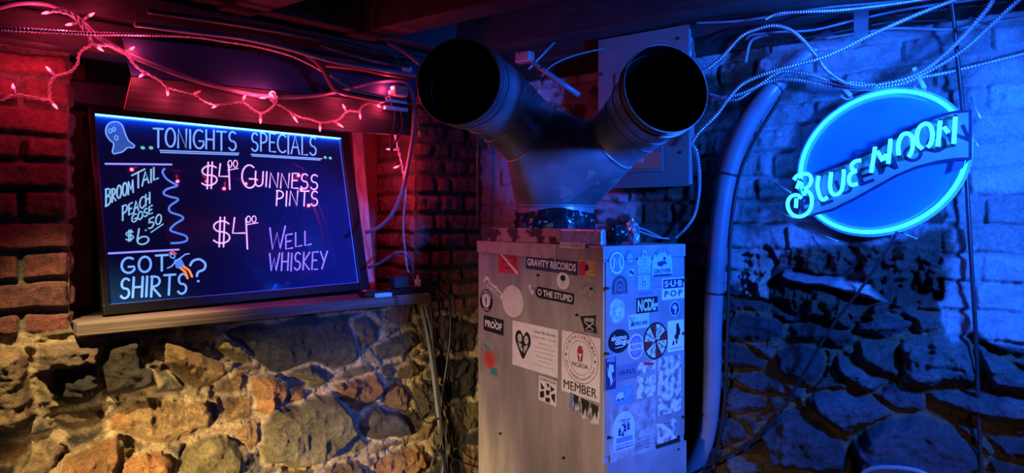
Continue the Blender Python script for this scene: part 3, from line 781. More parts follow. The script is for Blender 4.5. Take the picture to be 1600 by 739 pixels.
m = MB(); write(m, 'GOT', (190, 427), (262, 423), 24, .0038, None, 0, .3); write(m, 'SHIRTS', (188, 466), (291, 459), 31, .0038, None, .05)
scrawl(m, [z1([(386, 588), (396, 572), (420, 566), (440, 582), (436, 602), (415, 612), (410, 626)]), [z1([(415, 645)])[0]]], .0042); m.build('question_lettering', INK['sky'], board)
m = MB(); write(m, '$', (314, 296), (340, 294), 40, .003); write(m, '4', (341, 289), (360, 291), 34, .003); write(m, '00', (356, 262), (371, 261), 11, .002); scrawl(m, [[(356, 266), (372, 263)]], .0018, False); m.build('price_lettering', INK['white'], board, label='pinkish white price')
m = MB(); write(m, 'G', (378, 293), (398, 294), 36, .0032); write(m, 'UINNESS', (398, 291), (496, 296), 23, .003, None, .05); write(m, 'PINTS', (431, 321), (496, 322), 23, .003, None, .05); m.build('pints_lettering', INK['white'], board, label='pinkish white drink name')
m = MB(); write(m, '$', (332, 386), (360, 386), 45, .003); write(m, '4', (362, 381), (388, 383), 42, .003); write(m, '00', (385, 348), (400, 347), 10, .002); scrawl(m, [[(386, 351), (403, 348)]], .0018, False)
m.build('price_lettering', INK['white'], board, label='pinkish white price')
m = MB(); write(m, 'W', (420, 391), (444, 388), 34, .0034, None, .05); write(m, 'ELL', (446, 389), (486, 382), 22, .0032); write(m, 'WHISKEY', (420, 424), (510, 420), 27, .0032, None, .05, .22)
m.build('whiskey_lettering', INK['violet'], board, label='violet lettering')
# little figure dancing beside the question
fg = lambda pts: [BP.px(*p) for p in z1(pts)]
m = MB(); m.strokes(BP, [sp2(fg([(318, 545), (330, 552), (326, 562), (314, 556), (318, 545)]), .003)], .002, .0009); m.strokes(BP, [fg([(330, 575), (350, 562), (368, 548), (382, 546)]), fg([(330, 578), (318, 592), (304, 598)])], .0022, .0009)
fgo = m.build('figure_drawing', INK['sky'], board, label='small doodled figure with outstretched arms')
m = MB(); m.add([BP.pt(*p, .0008) for p in fg([(328, 568), (352, 562), (366, 588), (345, 600), (334, 596)])], [(0, 1, 2, 3, 4)]); m.build('shirt', INK['blue'], fgo)
m = MB(); m.strokes(BP, [fg([(352, 598), (368, 612), (376, 634)]), fg([(362, 592), (382, 606), (392, 628)])], .0042, .001); m.build('trousers', INK['orange'], fgo)
m = MB(); m.strokes(BP, [fg([(312, 544), (322, 538), (334, 546)])], .003, .001); m.build('cap', emit('ink_red', (.9, .1, .12), .8), fgo)

# pinkish timber leaning along the board's edge, and its cleat
WP = BP.shift(0, 0, -.02)
m = MB(); x0, y0 = WP.px(547, 198); x1, _ = WP.px(563, 202); xb0, yb = WP.px(567, 458); xb1, _ = WP.px(585, 458)
m.prism(WP, [(x0, y0), (x1, y0-.004), (xb1, -hh-.0), (xb0, -hh-.0)], -.02, .012)
tag(m.build('trim_3', mat('pale_casing_timber', (.62, .38, .32), .6, var=.4, scale=10, bump=.3, stretch=(5, 5, .4))), kind='structure')

# ------------------------------------------------------------------ the furnace
FC = Vector((.290, 2.1, 0))
FL = Plane(FC, (.592, -.806, 0), (0, 0, 1))          # long side; x runs up to the corner (x = 0)
FR = Plane(FC, (.806, .592, 0), (0, 0, 1))           # short side; x runs from the corner
FW, FD, FT = FL.px(747, 500)[0], FR.px(1069, 500)[0], 1.419
STEEL = mat('aged_cabinet_steel', (.43, .385, .36), .42, .25, var=.35, scale=16, bump=.12, stretch=(1, 1, .25))
STEELB = mat('grey_door_steel', (.32, .33, .34), .4, .2, var=.25, scale=12, bump=.08)
PEEL = mat('peeling_paint_steel', (.42, .3, .3), .6, var=.9, scale=14, bump=.5, color2=(.035, .02, .022), contrast=(.46, .52))
FOIL = mat('crinkled_tape_foil', (.45, .45, .48), .3, .6, var=.3, scale=40, bump=.9)
BLACKM = mat('black_hole', (.004, .004, .004), .9, var=.1)
SCREW = mat('dark_screw_steel', (.06, .055, .05), .4, .6, var=.3)
fc = (FL.pt(FW, 0)+FR.pt(FD, 0))/2
fur = thing('furnace', (fc.x, fc.y, 0), 'tall steel furnace cabinet plastered with stickers on two sides', 'furnace')
mid = Vector((fc.x, fc.y, 0)); hx, hy = FL.ex*(-FW/2), FR.ex*FD/2
m = MB(); m.box(mid+UP*.705, hx, hy, UP*.705, .004); m.build('cabinet', STEEL, fur)
m = MB(); m.box(mid+UP*1.3965, hx+FL.ex*.004, hy+FR.ex*.004, UP*.0225, .003); m.build('top_cap', STEEL, fur)
m = MB(); x0, x1 = FL.px(748, 385)[0], FL.px(872, 385)[0]
m.prism(FL, [(x0-.003, 1.3755), (x1-.05, 1.368), (x1-.025, 1.376), (x1-.006, 1.362), (x1-.002, 1.4195), (x0-.003, 1.4195)], .0042, .0062); m.build('torn_tape', mat('dusty_duct_tape', (.46, .37, .37), .5, var=.3, scale=25, bump=.4), fur)
m = MB(); m.prism(FR, [(.006, .752), (FD-.006, .752), (FD-.006, 1.37), (.006, 1.37)], .0, .006); m.build('upper_door', STEELB, fur)
m = MB(); m.prism(FR, [(.004, .12), (FD-.004, .12), (FD-.004, .73), (.004, .73)], .0, .013); m.build('lower_door', STEELB, fur)
m = MB(); m.prism(FR, [(.035, .729), (FD-.03, .729), (FD-.03, .7535), (.035, .7535)], .0, .0062); m.build('slot', BLACKM, fur)
# raised lip on top: peeling paint, partly wrapped in foil tape
m = MB(); s0, s1 = FW+.035, FL.px(872, 365)[0]
m.box(FL.pt((s0+s1)/2, 1.446, -.021), FL.ex*(s1-s0)/2, FL.n*.011, UP*.0265, .004); m.build('top_lip', PEEL, fur, label='lip with peeling dark paint')
m = MB(); m.box(FL.pt((s1-.02)/2, 1.446, -.021), FL.ex*(-s1-.02)/2, FL.n*.0125, UP*.0265, .006); m.build('tape_wrap', FOIL, fur, label='crinkled tape over the lip')
for face, pts in ((FL, [(919, 385), (783, 677), (882, 715), (925, 451), (903, 492), (842, 430)]), (FR, [(945, 552), (945, 450), (1064, 520), (1064, 650), (948, 682), (1055, 700), (1066, 437)])):
    for p in pts:
        x, y = face.px(*p); m = MB(); m.prism(face, circle(x, y, .0045, n=12), 0, .0085 if face is FL else .0155); m.build('screw', SCREW, fur)

WHITE, OFFW, BLK = flat('sticker_white', (.78, .75, .74)), flat('sticker_paper', (.66, .62, .6)), flat('sticker_black', (.012, .012, .014))
REDS, MAROON, NAVY = flat('sticker_red', (.55, .03, .045)), flat('sticker_maroon', (.28, .02, .03)), flat('sticker_navy', (.02, .03, .12))
BLUES, LBLUE, GREYS = flat('sticker_blue', (.12, .25, .5)), flat('sticker_light_blue', (.42, .6, .8)), flat('sticker_grey', (.3, .29, .29))
YEL, TEAL, CREAM, PURP, BROWNS = flat('sticker_yellow', (.7, .5, .12)), flat('sticker_teal', (.05, .28, .3)), flat('sticker_cream', (.62, .66, .4)), flat('sticker_purple', (.2, .12, .45)), flat('sticker_brown', (.1, .07, .08))
TORN = mat('torn_paper_residue', (.6, .6, .62), .7, var=.7, scale=45, color2=(.16, .15, .16), contrast=(.4, .56))
OLDP = mat('old_grimy_paper', (.36, .37, .38), .7, var=.6, scale=30, contrast=(.3, .6))

class Sticker:
    """A sticker on a cabinet side, given by its extents in the picture; u, v inside it run -1..1."""
    def __init__(s, face, x0, x1, y0, y1, color, label, shape='rect', rot=0, poly=None):
        yc, xc = (y0+y1)/2, (x0+x1)/2
        a, b = face.px(x0, yc)[0], face.px(x1, yc)[0]; c = face.px(xc, y0)[1]; d = face.px(xc, y1)[1]
        s.base = .0002 if face is FL else .0061
        if face is FL and y1 < 395: s.base = .0043
        cx, cy = (a+b)/2, (c+d)/2; s.w, s.h = b-a, c-d
        s.pl = face.shift(cx, cy, s.base, math.radians(rot)); s.k = 0
        m = MB(); hw, hh = s.w/2, s.h/2
        pts = {'rect': lambda: [(-hw, -hh), (hw, -hh), (hw, hh), (-hw, hh)], 'ell': lambda: circle(0, 0, hw, hh, 40),
               'arch': lambda: [(-hw, -hh), (hw, -hh)]+[(hw*math.cos(t), hh-hw*1.0+hw*math.sin(t)) for t in [math.pi*i/20 for i in range(21)]],
               'poly': lambda: [(p[0]*hw, p[1]*hh) for p in poly]}[shape]()
        m.prism(s.pl, pts, 0, .0007)
        s.o = m.build('sticker', color, fur, label=label)
    def lev(s):
        s.k += 1; return .0008+.00022*s.k
    def text(s, t, cx, cy, w, h, color, name='lettering', rot=0, bold=0.0):
        m = MB(); text(m, s.pl, t, cx*s.w/2, cy*s.h/2, w*s.w, h*s.h, s.lev(), math.radians(rot), bold); return m.build(name, color, s.o)
    def texts(s, rows, color, name='lettering'):
        m = MB(); L = s.lev()
        for t, cx, cy, w, h, b in rows: text(m, s.pl, t, cx*s.w/2, cy*s.h/2, w*s.w, h*s.h, L, 0, b)
        return m.build(name, color, s.o)
    def arc(s, t, r, a0, a1, h, color, inward=False, bold=0.02, cy=0, name='lettering'):
        m = MB(); arc_text(m, s.pl, t, 0, cy*s.h/2, r*s.w/2, r*s.h/2, a0, a1, h*s.h, s.lev(), inward, bold); return m.build(name, color, s.o)
    def shape(s, pts, color, name='print'):
        m = MB(); L = s.lev(); m.add([s.pl.pt(x*s.w/2, y*s.h/2, L) for x, y in pts], [tuple(range(len(pts)))]); return m.build(name, color, s.o)
    def shapes(s, polys, color, name='print'):
        m = MB(); L = s.lev()
        for pts in polys: m.add([s.pl.pt(x*s.w/2, y*s.h/2, L) for x, y in pts], [tuple(range(len(pts)))])
        return m.build(name, color, s.o)
    def lines(s, lns, r, color, name='print'):
        m = MB(); m.strokes(s.pl, [[(x*s.w/2, y*s.h/2) for x, y in l] for l in lns], r, s.lev()); return m.build(name, color, s.o)
    def ring(s, r, t, color, cx=0, cy=0, name='ring'):
        c = circle(cx, cy, r, n=36); return s.lines([c+[c[0]]], t, color, name)

# --- the long side
k = Sticker(FL, 877, 915, 379, 388, WHITE, 'white strip label on the top cap'); k.text('CRAFT BARBECUE', 0, 0, .9, .55, BLK)
k = Sticker(FL, 779, 810, 396, 427, REDS, 'red square sticker crossed by a white tape strip'); k.lines([[(-.5, .55), (-.5, -.45), (.3, -.5)], [(.1, .6), (.75, .6), (.4, -.1)], [(-.5, .1), (.2, .1)], [(.75, .6), (.6, -.35), (.2, -.4)]], .002, BLK); k.shape([(-1, 1.08), (-.8, 1.1), (1.02, -.8), (.9, -1.08)], OFFW, 'tape')
k = Sticker(FL, 822, 903, 404, 425, NAVY, 'long dark blue bumper sticker with white record label lettering', rot=-1.5); k.text('GRAVITY RECORDS', 0, .08, .94, .55, WHITE, bold=.03); k.text('WWW.GRAVITYRECORDS.COM', .45, -.78, .42, .08, GREYS)
k = Sticker(FL, 905, 931, 406, 431, flat('sticker_peach', (.62, .36, .2)), 'small peach picture sticker of folded forms'); k.shape([(-1, -1), (-1, .6), (-.4, .9), (.3, .2), (-.1, -.2), (-.3, -1)], REDS); k.shape([(-.3, -.5), (.2, -.2), (.1, .4), (-.2, .3)], BLK); k.shape([(.1, .9), (.7, .7), (.95, -.9), (.3, -.95), (.4, 0)], YEL); k.lines([[(.5, .5), (.7, .2)], [(.5, 0), (.8, -.2)], [(.45, -.5), (.8, -.6)]], .0012, BROWNS)
k = Sticker(FL, 870, 890, 425, 452, WHITE, 'white oval sticker with a dark balloon', 'ell'); k.shape(circle(0, .3, .42, .36, 20), BLK, 'balloon'); k.lines([[(-.3, -.1), (-.35, -.6)], [(-.1, -.15), (-.1, -.75)], [(.1, -.15), (.12, -.75)], [(.3, -.1), (.36, -.6)]], .0009, GREYS)
k = Sticker(FL, 825, 897, 448, 472, BLK, 'torn black sticker with white block letters', 'poly', -2.5, [(-.62, -.5), (-.5, -.8), (.2, -.75), (1, -.7), (1, .7), (-.55, .75), (-.6, .3), (-.66, 0)]); k.text('O THE STUPID', .2, 0, .74, .42, WHITE, bold=.02); k.shape([(-1, .7), (-.68, .82), (-.64, .1), (-.78, -.6), (-.9, -.1)], TORN, 'torn_residue')
k = Sticker(FL, 755, 787, 440, 459, WHITE, 'white outlined script sticker set at a slant', 'poly', -24, [(-1, -.3), (-.9, .75), (-.6, 1), (-.4, .5), (.1, .45), (.25, .75), (.45, .45), (1, .3), (1, -.6), (-.6, -.65)]); k.text('thirsties', .0, -.02, .84, .5, BLK, bold=.01)
k = Sticker(FL, 750, 770, 452, 487, BLK, 'black round badge with a white feather pen centre', 'ell'); k.shape(circle(0, 0, .62, n=30), WHITE, 'disc'); k.shape([(0, .52), (.13, .1), (.05, -.5), (-.05, -.5), (-.13, .1)], BLK, 'pen'); k.lines([[(-.3, .2), (-.42, .26)], [(-.34, 0), (-.46, 0)], [(-.3, -.2), (-.42, -.26)], [(.3, .2), (.42, .26)], [(.34, 0), (.46, 0)], [(.3, -.2), (.42, -.26)]], .001, BLK); k.arc('LETTERPRESS', .8, 165, 15, .09, WHITE); k.arc('AND INK', .8, 235, 305, .09, WHITE, True)
k = Sticker(FL, 785, 818, 446, 496, OFFW, 'plain blank white oval sticker', 'ell')
k = Sticker(FL, 756, 787, 496, 520, BLK, 'black rectangle sticker with bold white word', rot=-2); k.text('PROOF', 0, 0, .84, .46, WHITE, bold=.035); k.lines([[(.12, .78), (.3, .5)]], .0016, WHITE)
k = Sticker(FL, 751, 780, 534, 586, mat('rubbed_tape_residue', (.34, .3, .27), .5, var=.3, scale=20), 'faded square with red apple and teal leaves', rot=-2); k.shape([(x*.62, y*.58-.05) for x, y in circle(0, 0, 1, n=24)], flat('sticker_coral', (.62, .08, .07)), 'apple'); k.lines([[(-.2, .25), (-.2, -.3), (.02, -.3), (.02, .25), (-.2, .25)], [(.02, -.02), (.3, -.02), (.3, -.3), (.02, -.3)]], .0012, MAROON); k.shape([(-.7, .85), (-.1, .7), (.1, .3), (-.4, .5)], TEAL, 'leaf'); k.shape([(.15, -.55), (.8, -.4), (.85, -.9), (.2, -.85)], TEAL, 'leaf')
k = Sticker(FL, 801, 872, 508, 580, WHITE, 'white paper card with heart drawing and fine print', rot=-.5)
hp = [(0, -1), (.55, -.35), (.95, .2), (.85, .8), (.4, 1), (.05, .65), (-.35, 1), (-.85, .85), (-1, .3), (-.6, -.35)]
HX = lambda pts, sx=.36, sy=.62, ox=-.5, oy=0: [(ox+x*sx, oy+y*sy) for x, y in pts]
k.shape(HX(sp2(hp, .12, True)), BLK, 'heart'); k.shapes([HX(circle(-.42, .45, .28, .3, 16)), HX(circle(.42, .42, .26, .3, 16)), HX([(-.7, .1), (-.2, .05), (0, -.5), (-.3, -.4)]), HX([(.1, -.1), (.6, .1), (.5, -.2), (.15, -.6)])], OFFW, 'figures'); k.lines([HX(p) for p in ([(-.55, .5), (-.45, .45)], [(-.35, .5), (-.28, .45)], [(-.5, .28), (-.3, .28)], [(.3, .5), (.4, .45)], [(.5, .5), (.55, .45)], [(-.6, .05), (.1, -.3)], [(-.2, -.1), (-.4, -.5)], [(.3, .05), (.25, -.4)])], .0012, BLK)
k.texts([('Lines By Bernie', .45, .72, .46, .085, 0), ('life jest, oddities, love notes', .45, .5, .48, .045, 0)]+[(t, .45, .26-.19*i, w, .026, 0) for i, (t, w) in enumerate([('Quality line drawings', .26), ('Poetry, notes and short letters', .46), ('Linocuts, sketches and prints', .42), ('Pictures made to order', .36), ('drop a line with your', .22), ('words and a day later a picture', .44)])], flat('ink_dark_grey', (.07, .06, .06)))
k = Sticker(FL, 878, 938, 522, 620, WHITE, 'large white member decal with red bottle ring emblem', rot=-.8)
cy = .24; s = k.h/k.w
k.lines([[(x*.9, cy+y*.9/s) for x, y in circle(0, 0, 1, n=48)+[(1, 0)]]], .0011, MAROON, 'ring'); k.lines([[(x*.6, cy+y*.6/s) for x, y in circle(0, 0, 1, n=40)+[(1, 0)]]], .0008, MAROON, 'ring')
m = MB(); L = k.lev(); arc_text(m, k.pl, 'NORTH CAROLINA', 0, cy*k.h/2, k.w*.375, k.w*.375, 168, 12, k.h*.055, L, False, .01); m.build('lettering', MAROON, k.o)
m = MB(); L = k.lev(); arc_text(m, k.pl, 'BAR OWNERS ASSOCIATION', 0, cy*k.h/2, k.w*.375, k.w*.375, 196, 344, k.h*.036, L, True, .01); m.build('lettering', MAROON, k.o)
st = lambda cx, cy_, r: [(cx+r*(1 if i % 2 == 0 else .42)*math.sin(math.pi*i/5), cy_+r/s*(1 if i % 2 == 0 else .42)*math.cos(math.pi*i/5)) for i in range(10)]
k.shapes([st(-.76, cy, .07), st(.76, cy, .07)], BLK, 'stars')
k.shape([(-.1, cy+.38), (.1, cy+.38), (.1, cy+.3), (.15, cy+.26), (.13, cy), (.1, cy-.12), (-.1, cy-.12), (-.13, cy), (-.15, cy+.26), (-.1, cy+.3)], flat('sticker_bottle_red', (.42, .03, .03)), 'bottle'); k.shape([(-.1, cy+.13), (.1, cy+.13), (.02, cy+.02), (.02, cy-.08), (-.02, cy-.08), (-.02, cy+.02)], WHITE, 'glass')
k.text('NCBOA', 0, cy-.24, .42, .07, BLK); k.text('MEMBER', 0, -.74, .86, .14, BLK, 'member_lettering')
k = Sticker(FL, 842, 870, 591, 630, WHITE, 'small white square sticker of a black mountain cartoon', rot=-2); k.text('THE GREAT OUTDOORS', 0, .8, .9, .1, BLK, bold=.02)
k.shapes([[(-.8, .5), (-.3, .1), (-.7, -.1)], [(-.2, .6), (.2, .55), (.1, .2)], [(.3, .5), (.8, .3), (.4, 0)], [(-.85, -.3), (-.4, -.1), (-.3, -.6), (-.8, -.8)], [(-.2, 0), (.3, .1), (.2, -.3), (-.1, -.4)], [(.4, -.2), (.85, 0), (.85, -.8), (.5, -.5)], [(-.2, -.6), (.3, -.5), (.3, -.9), (-.2, -.9)]], BLK)
k = Sticker(FL, 907, 933, 492, 520, BLK, 'small black pennant sticker with crossed axes', 'poly', 5, [(-1, .8), (1, 1), (.8, 0), (1, -1), (-.5, -.9)]); k.text('VIKKEN', .1, .45, .6, .2, WHITE, bold=.02); k.lines([[(-.35, -.6), (.55, .1)], [(-.35, .1), (.55, -.6)], [(.45, .25), (.65, -.02)], [(-.45, .25), (-.25, 0)]], .0013, WHITE); k.text('TATTOO', .1, -.78, .4, .08, WHITE)
k = Sticker(FL, 890, 937, 622, 658, TORN, 'torn remnant of a blue and black sticker under the decal', 'poly', -8, [(-1, .9), (1, .9), (1, -.6), (.6, -1), (.3, -.6), (-.1, -.9), (-1, -.5)]); k.shapes([[(-.8, .9), (-.4, .9), (-.5, -.2), (-.55, .3), (-.65, -.4), (-.7, .2)], [(-.3, .9), (.3, .9), (.2, -.5), (.1, .2), (-.05, -.6), (-.15, .1)], [(.4, .9), (.9, .9), (.85, -.3), (.7, .3), (.6, -.4)]], BLK); k.shape([(-1, .9), (-.85, .9), (-.7, -.5), (-1, -.5)], BLUES)
k = Sticker(FL, 908, 930, 434, 470, mat('glue_residue', (.36, .32, .31), .6, var=.4, scale=70), 'rough patch of old glue')

# --- the short side
k = Sticker(FR, 949, 974, 391, 430, BLUES, 'round sticker with a big pointed letter', 'ell'); k.ring(.82, .003, WHITE); k.lines([[(-.42, -.4), (-.3, .45), (0, -.15), (.3, .45), (.42, -.4)]], .0036, WHITE, 'letter')
k = Sticker(FR, 975, 990, 390, 416, BLUES, 'small blue disc sticker with a curled letter', 'ell'); k.lines([[(-.4, 0), (.4, .1)]+arc(0, 0, .42, .42, 10, 320, 12)], .0028, LBLUE, 'letter')
k = Sticker(FR, 977, 992, 415, 436, LBLUE, 'small ringed disc sticker with two birds', 'ell'); k.ring(.8, .0016, NAVY); k.shapes([circle(-.2, .1, .25, .3, 12), circle(.25, -.1, .22, .28, 12)], NAVY)
k = Sticker(FR, 993, 1016, 391, 428, LBLUE, 'cut out sticker of a many armed seated figure', 'poly', 0, [(-.9, -.95), (.9, -.95), (.7, -.4), (1, 0), (.75, .5), (.4, .4), (.25, 1), (-.25, 1), (-.4, .4), (-.75, .5), (-1, 0), (-.7, -.4)]); k.lines([[(0, .6), (0, -.2)], [(0, .2), (-.7, .3)], [(0, .2), (.7, .3)], [(0, 0), (-.75, -.05)], [(0, 0), (.75, -.05)], [(0, -.15), (-.6, -.4)], [(0, -.15), (.6, -.4)], [(-.6, -.65), (0, -.35), (.6, -.65), (-.6, -.65)], [(-.8, -.85), (.8, -.85)]], .0011, BLUES); k.shape(circle(0, .68, .2, .15, 14), BLUES, 'head')
k = Sticker(FR, 1017, 1048, 389, 431, LBLUE, 'arched sticker of a figure between two words', 'arch'); k.arc("JULIAN'S", .8, 150, 30, .15, NAVY, False, .03, .1); k.text('GROVER', 0, -.62, .86, .16, NAVY, bold=.03); k.shape([(-.9, -.86), (.9, -.86), (.9, -1), (-.9, -1)], NAVY, 'bar'); k.shapes([circle(.2, .3, .14, .12, 12), [(-.5, .05), (.2, .15), (.5, -.1), (.1, -.15), (-.1, -.3), (-.5, -.2)]], NAVY, 'figure')
k = Sticker(FR, 954, 978, 430, 459, BROWNS, 'dark arched sticker with concentric loops', 'arch'); k.lines([[(-.55, -.8)]+arc(0, -.05, .55, .6, 180, 0, 10)+[(.55, -.8)]], .0022, BLUES, 'loop'); k.lines([arc(-.05, -.3, .25, .3, 0, 360, 14)+[(.25, -.75)]], .002, BLUES, 'loop')
k = Sticker(FR, 995, 1013, 430, 452, LBLUE, 'square sticker with a rounded outline letter'); k.lines([[(-.7, -.75), (.7, -.75), (.7, .75), (-.7, .75), (-.7, -.75)]], .0012, BLUES); k.lines([[(-.3, .55), (-.3, -.45)]+arc(0, -.15, .3, .3, -90, 180, 10)], .0026, BLUES, 'letter')
k = Sticker(FR, 996, 1033, 447, 461, flat('faded_print', (.16, .19, .26)), 'torn strip with faded word', 'poly', 0, [(-.3, .5), (1, 1), (1, .4), (.2, -.2), (.1, -.8), (-1, -.9), (-1, -.4), (-.2, -.1)]); k.text('Suburban', .3, .3, .66, .4, LBLUE)
k = Sticker(FR, 1032, 1067, 434, 467, WHITE, 'white bordered square sticker with two lettered bands'); k.shape([(-.9, .04), (.9, .04), (.9, .9), (-.9, .9)], NAVY, 'band'); k.text('S·U·B', 0, .47, .78, .3, WHITE, bold=.03); k.text('P·O·P', 0, -.45, .78, .3, NAVY, bold=.02)
k = Sticker(FR, 992, 1025, 464, 488, BLK, 'dark sticker with tall pale block letters', rot=0); k.text('NCDL', -.02, 0, .86, .8, CREAM, bold=.04); k.shape([(.3, -.2), (.6, .1), (1.05, .15), (.98, -.35), (.4, -.35)], LBLUE, 'tear')
k = Sticker(FR, 1044, 1060, 470, 494, LBLUE, 'round sticker with a dark bird head', 'ell'); k.shape(circle(0, 0, .84, n=30), NAVY, 'disc'); k.shape([(-.4, .5), (.1, .55), (.5, .1), (.3, -.1), (.25, -.6), (-.1, -.7), (.0, -.1), (-.5, .1)], LBLUE, 'bird')
k = Sticker(FR, 950, 974, 466, 505, mat('mottled_blue_print', (.55, .7, .85), .5, var=.6, scale=60, color2=(.16, .32, .55)), 'mottled pale blue oval sticker', 'ell')
k = Sticker(FR, 980, 1012, 490, 513, LBLUE, 'pale rectangle sticker with a slanted word'); k.text('METRO INK', .05, -.3, .8, .28, BLK, rot=2, bold=.03); k.lines([[(-.9, .7), (-.65, -.1), (-.85, -.6)], [(-.5, .6), (-.65, -.1)]], .0012, BLK)
k = Sticker(FR, 948, 981, 514, 551, BLK, 'black round sticker with white rounded words', 'ell'); k.text('slomo', .02, .3, .72, .24, WHITE, bold=.03); k.text('dingo', .3, -.15, .68, .3, WHITE, bold=.03); k.lines([[(-.35, -.55), (.4, -.5)]], .0012, WHITE)
k = Sticker(FR, 979, 1004, 521, 561, CREAM, 'cream ringed oval sticker with purple bands', 'ell'); k.shape(circle(0, 0, .86, n=32), PURP, 'disc'); k.lines([[(x, .35), (x, .7-abs(x)*.4)] for x in (-.5, -.25, 0, .25, .5)]+[[(x, -.35), (x, -.7+abs(x)*.4)] for x in (-.5, -.25, 0, .25, .5)], .0012, CREAM); k.shape([(-.86, -.28), (.86, -.28), (.86, .28), (-.86, .28)], CREAM, 'band'); k.text('RAW', 0, 0, .7, .2, PURP, bold=.04)
k = Sticker(FR, 1003, 1041, 503, 561, BLK, 'spoked wheel sticker with pale and maroon slices', 'ell')
wp = []; wq = []
for i in range(12):
    a0, a1 = math.radians(i*30+2), math.radians(i*30+28); seg = [(0.08*math.cos((a0+a1)/2), .08*math.sin((a0+a1)/2))]+[(.9*math.cos(a0+(a1-a0)*j/5), .9*math.sin(a0+(a1-a0)*j/5)) for j in range(6)]
    (wp if i % 3 else wq).append(seg)
k.shapes(wp, CREAM, 'slices'); k.shapes(wq, MAROON, 'slices'); k.lines([[(.6*math.cos(a), .6*math.sin(a)), (.72*math.cos(a+.12), .72*math.sin(a+.12)), (.5*math.cos(a+.1), .5*math.sin(a+.1))] for a in [math.radians(45+30*i) for i in range(12)]], .0012, BLK); k.shape([(-.3, -.08), (.3, .1), (.32, .24), (-.28, .06)], LBLUE, 'tear'); k.shape(circle(0, 0, .1, n=14), BLK, 'hub')
k = Sticker(FR, 1041, 1066, 500, 548, WHITE, 'white card sticker with a black seated silhouette'); k.shape([(.1, .8), (.35, .78), (.4, .55), (.55, .4), (.5, .05), (.3, -.05), (.35, -.2), (.15, -.25), (.2, -.5), (0, -.55), (0, -.2), (-.2, -.15), (-.15, .05), (0, .1), (.05, .35), (.02, .6)], BLK, 'silhouette'); k.shape([(-.45, -.62), (-.2, -.55), (-.25, -.25), (-.4, -.35)], BLK); k.text('nothing but time', 0, -.8, .8, .05, BLK)
k = Sticker(FR, 944, 960, 558, 608, NAVY, 'dark picture sticker of a dancing figure at the cabinet corner'); k.shape([(-.3, .6), (.5, .5), (.6, .1), (.1, 0), (.4, -.5), (0, -.8), (-.2, -.3), (-.6, -.1)], LBLUE, 'figure'); k.shapes([[(-.8, .5), (-.5, .3), (-.6, -.2)], [(.6, -.2), (.8, -.4), (.6, -.6)]], TEAL); k.text('WEIRD', 0, .84, .8, .12, LBLUE)
k = Sticker(FR, 960, 993, 569, 592, flat('worn_blue_print', (.13, .17, .26)), 'dark worn sticker with scrawled word'); k.lines([[(-.7, -.2), (-.5, .3), (-.4, -.3)], [(-.3, .3), (-.25, -.3), (-.05, .1)], [(.05, .3), (.1, -.3)], [(.2, .2), (.4, .25), (.25, -.25), (.5, -.2)], [(.6, .3), (.75, -.3)]], .0018, BLK, 'scrawl')
k = Sticker(FR, 957, 986, 603, 632, BLUES, 'blue square sticker with a small van drawing'); k.shape([(-.8, -.3), (-.7, .2), (-.4, .45), (-.05, .4), (.1, -.3)], LBLUE, 'van'); k.lines([[(.3, .5), (.85, .5)], [(.3, .25), (.8, .25)], [(.3, 0), (.85, 0)]], .0008, LBLUE); k.shapes([circle(-.55, -.32, .13, .13, 10), circle(-.1, -.32, .13, .13, 10)], NAVY, 'wheels')
k = Sticker(FR, 993, 1022, 564, 620, TORN, 'torn white paper remnant with red strip on top', 'poly', 0, [(-1, -1), (1, -1), (1, 1), (.3, .9), (-.6, 1), (-.95, .7)]); k.shape([(-.4, .98), (.9, .85), (.7, .7), (-.2, .8)], REDS, 'strip'); k.shape([(-.8, .3), (.9, .5), (.95, .2), (-.3, .1)], GREYS)
k = Sticker(FR, 1026, 1062, 556, 645, TORN, 'tall torn white paper remnant')
k = Sticker(FR, 951, 1022, 628, 712, OLDP, 'large grimy old notice paper'); k.texts([('NO PETS', .45, -.42, .26, .035, 0), ('IN CASE OF', .45, -.56, .3, .035, 0), ('EMERGENCY CALL', .45, -.68, .36, .035, 0), ('OUR NUMBER', .45, -.8, .28, .035, 0)], flat('faded_ink', (.1, .1, .11)))
k.base += .0011
k = Sticker(FR, 956, 989, 642, 702, LBLUE, 'pale arched sticker of pine trees and tent', 'arch'); k.pl = k.pl.shift(0, 0, .0013)
bpm = MB(); hw_, hh_ = k.w/2, k.h/2; bpm.prism(k.pl, [(-hw_, -hh_), (hw_, -hh_)]+[(hw_*math.cos(t), hh_-hw_+hw_*math.sin(t)) for t in [math.pi*i/20 for i in range(21)]], -.0006, .0006); bpm.build('backing', LBLUE, k.o)
k.shapes([[(x-.16, y), (x+.16, y), (x, y+.28)] for x, y in ((-.45, -.2), (.05, -.05), (.38, 0), (-.45, -.02), (.05, .14), (.38, .18))], NAVY, 'pines'); k.shape([(-.3, -.25), (0, -.25), (-.15, .02)], NAVY, 'tent'); k.shape(circle(-.15, .32, .1, .06, 12), NAVY, 'moon'); k.shape([(-.75, -.3), (.75, -.3), (.75, -.56), (-.75, -.56)], BLUES, 'ground'); k.text('CUMBERLAND', 0, .56, .5, .05, NAVY); k.text('WOODS', .1, .44, .3, .04, NAVY); k.text('NORTH CAROLINA', 0, -.7, .8, .045, NAVY); k.text('OUTDOOR SUPPLY CO', 0, -.85, .84, .05, NAVY, bold=.02)
k = Sticker(FR, 1024, 1055, 652, 690, TORN, 'low torn paper scrap above the slot', 'poly', 0, [(-1, -1), (1, -.9), (1, .9), (-.3, .6), (-1, .7)])

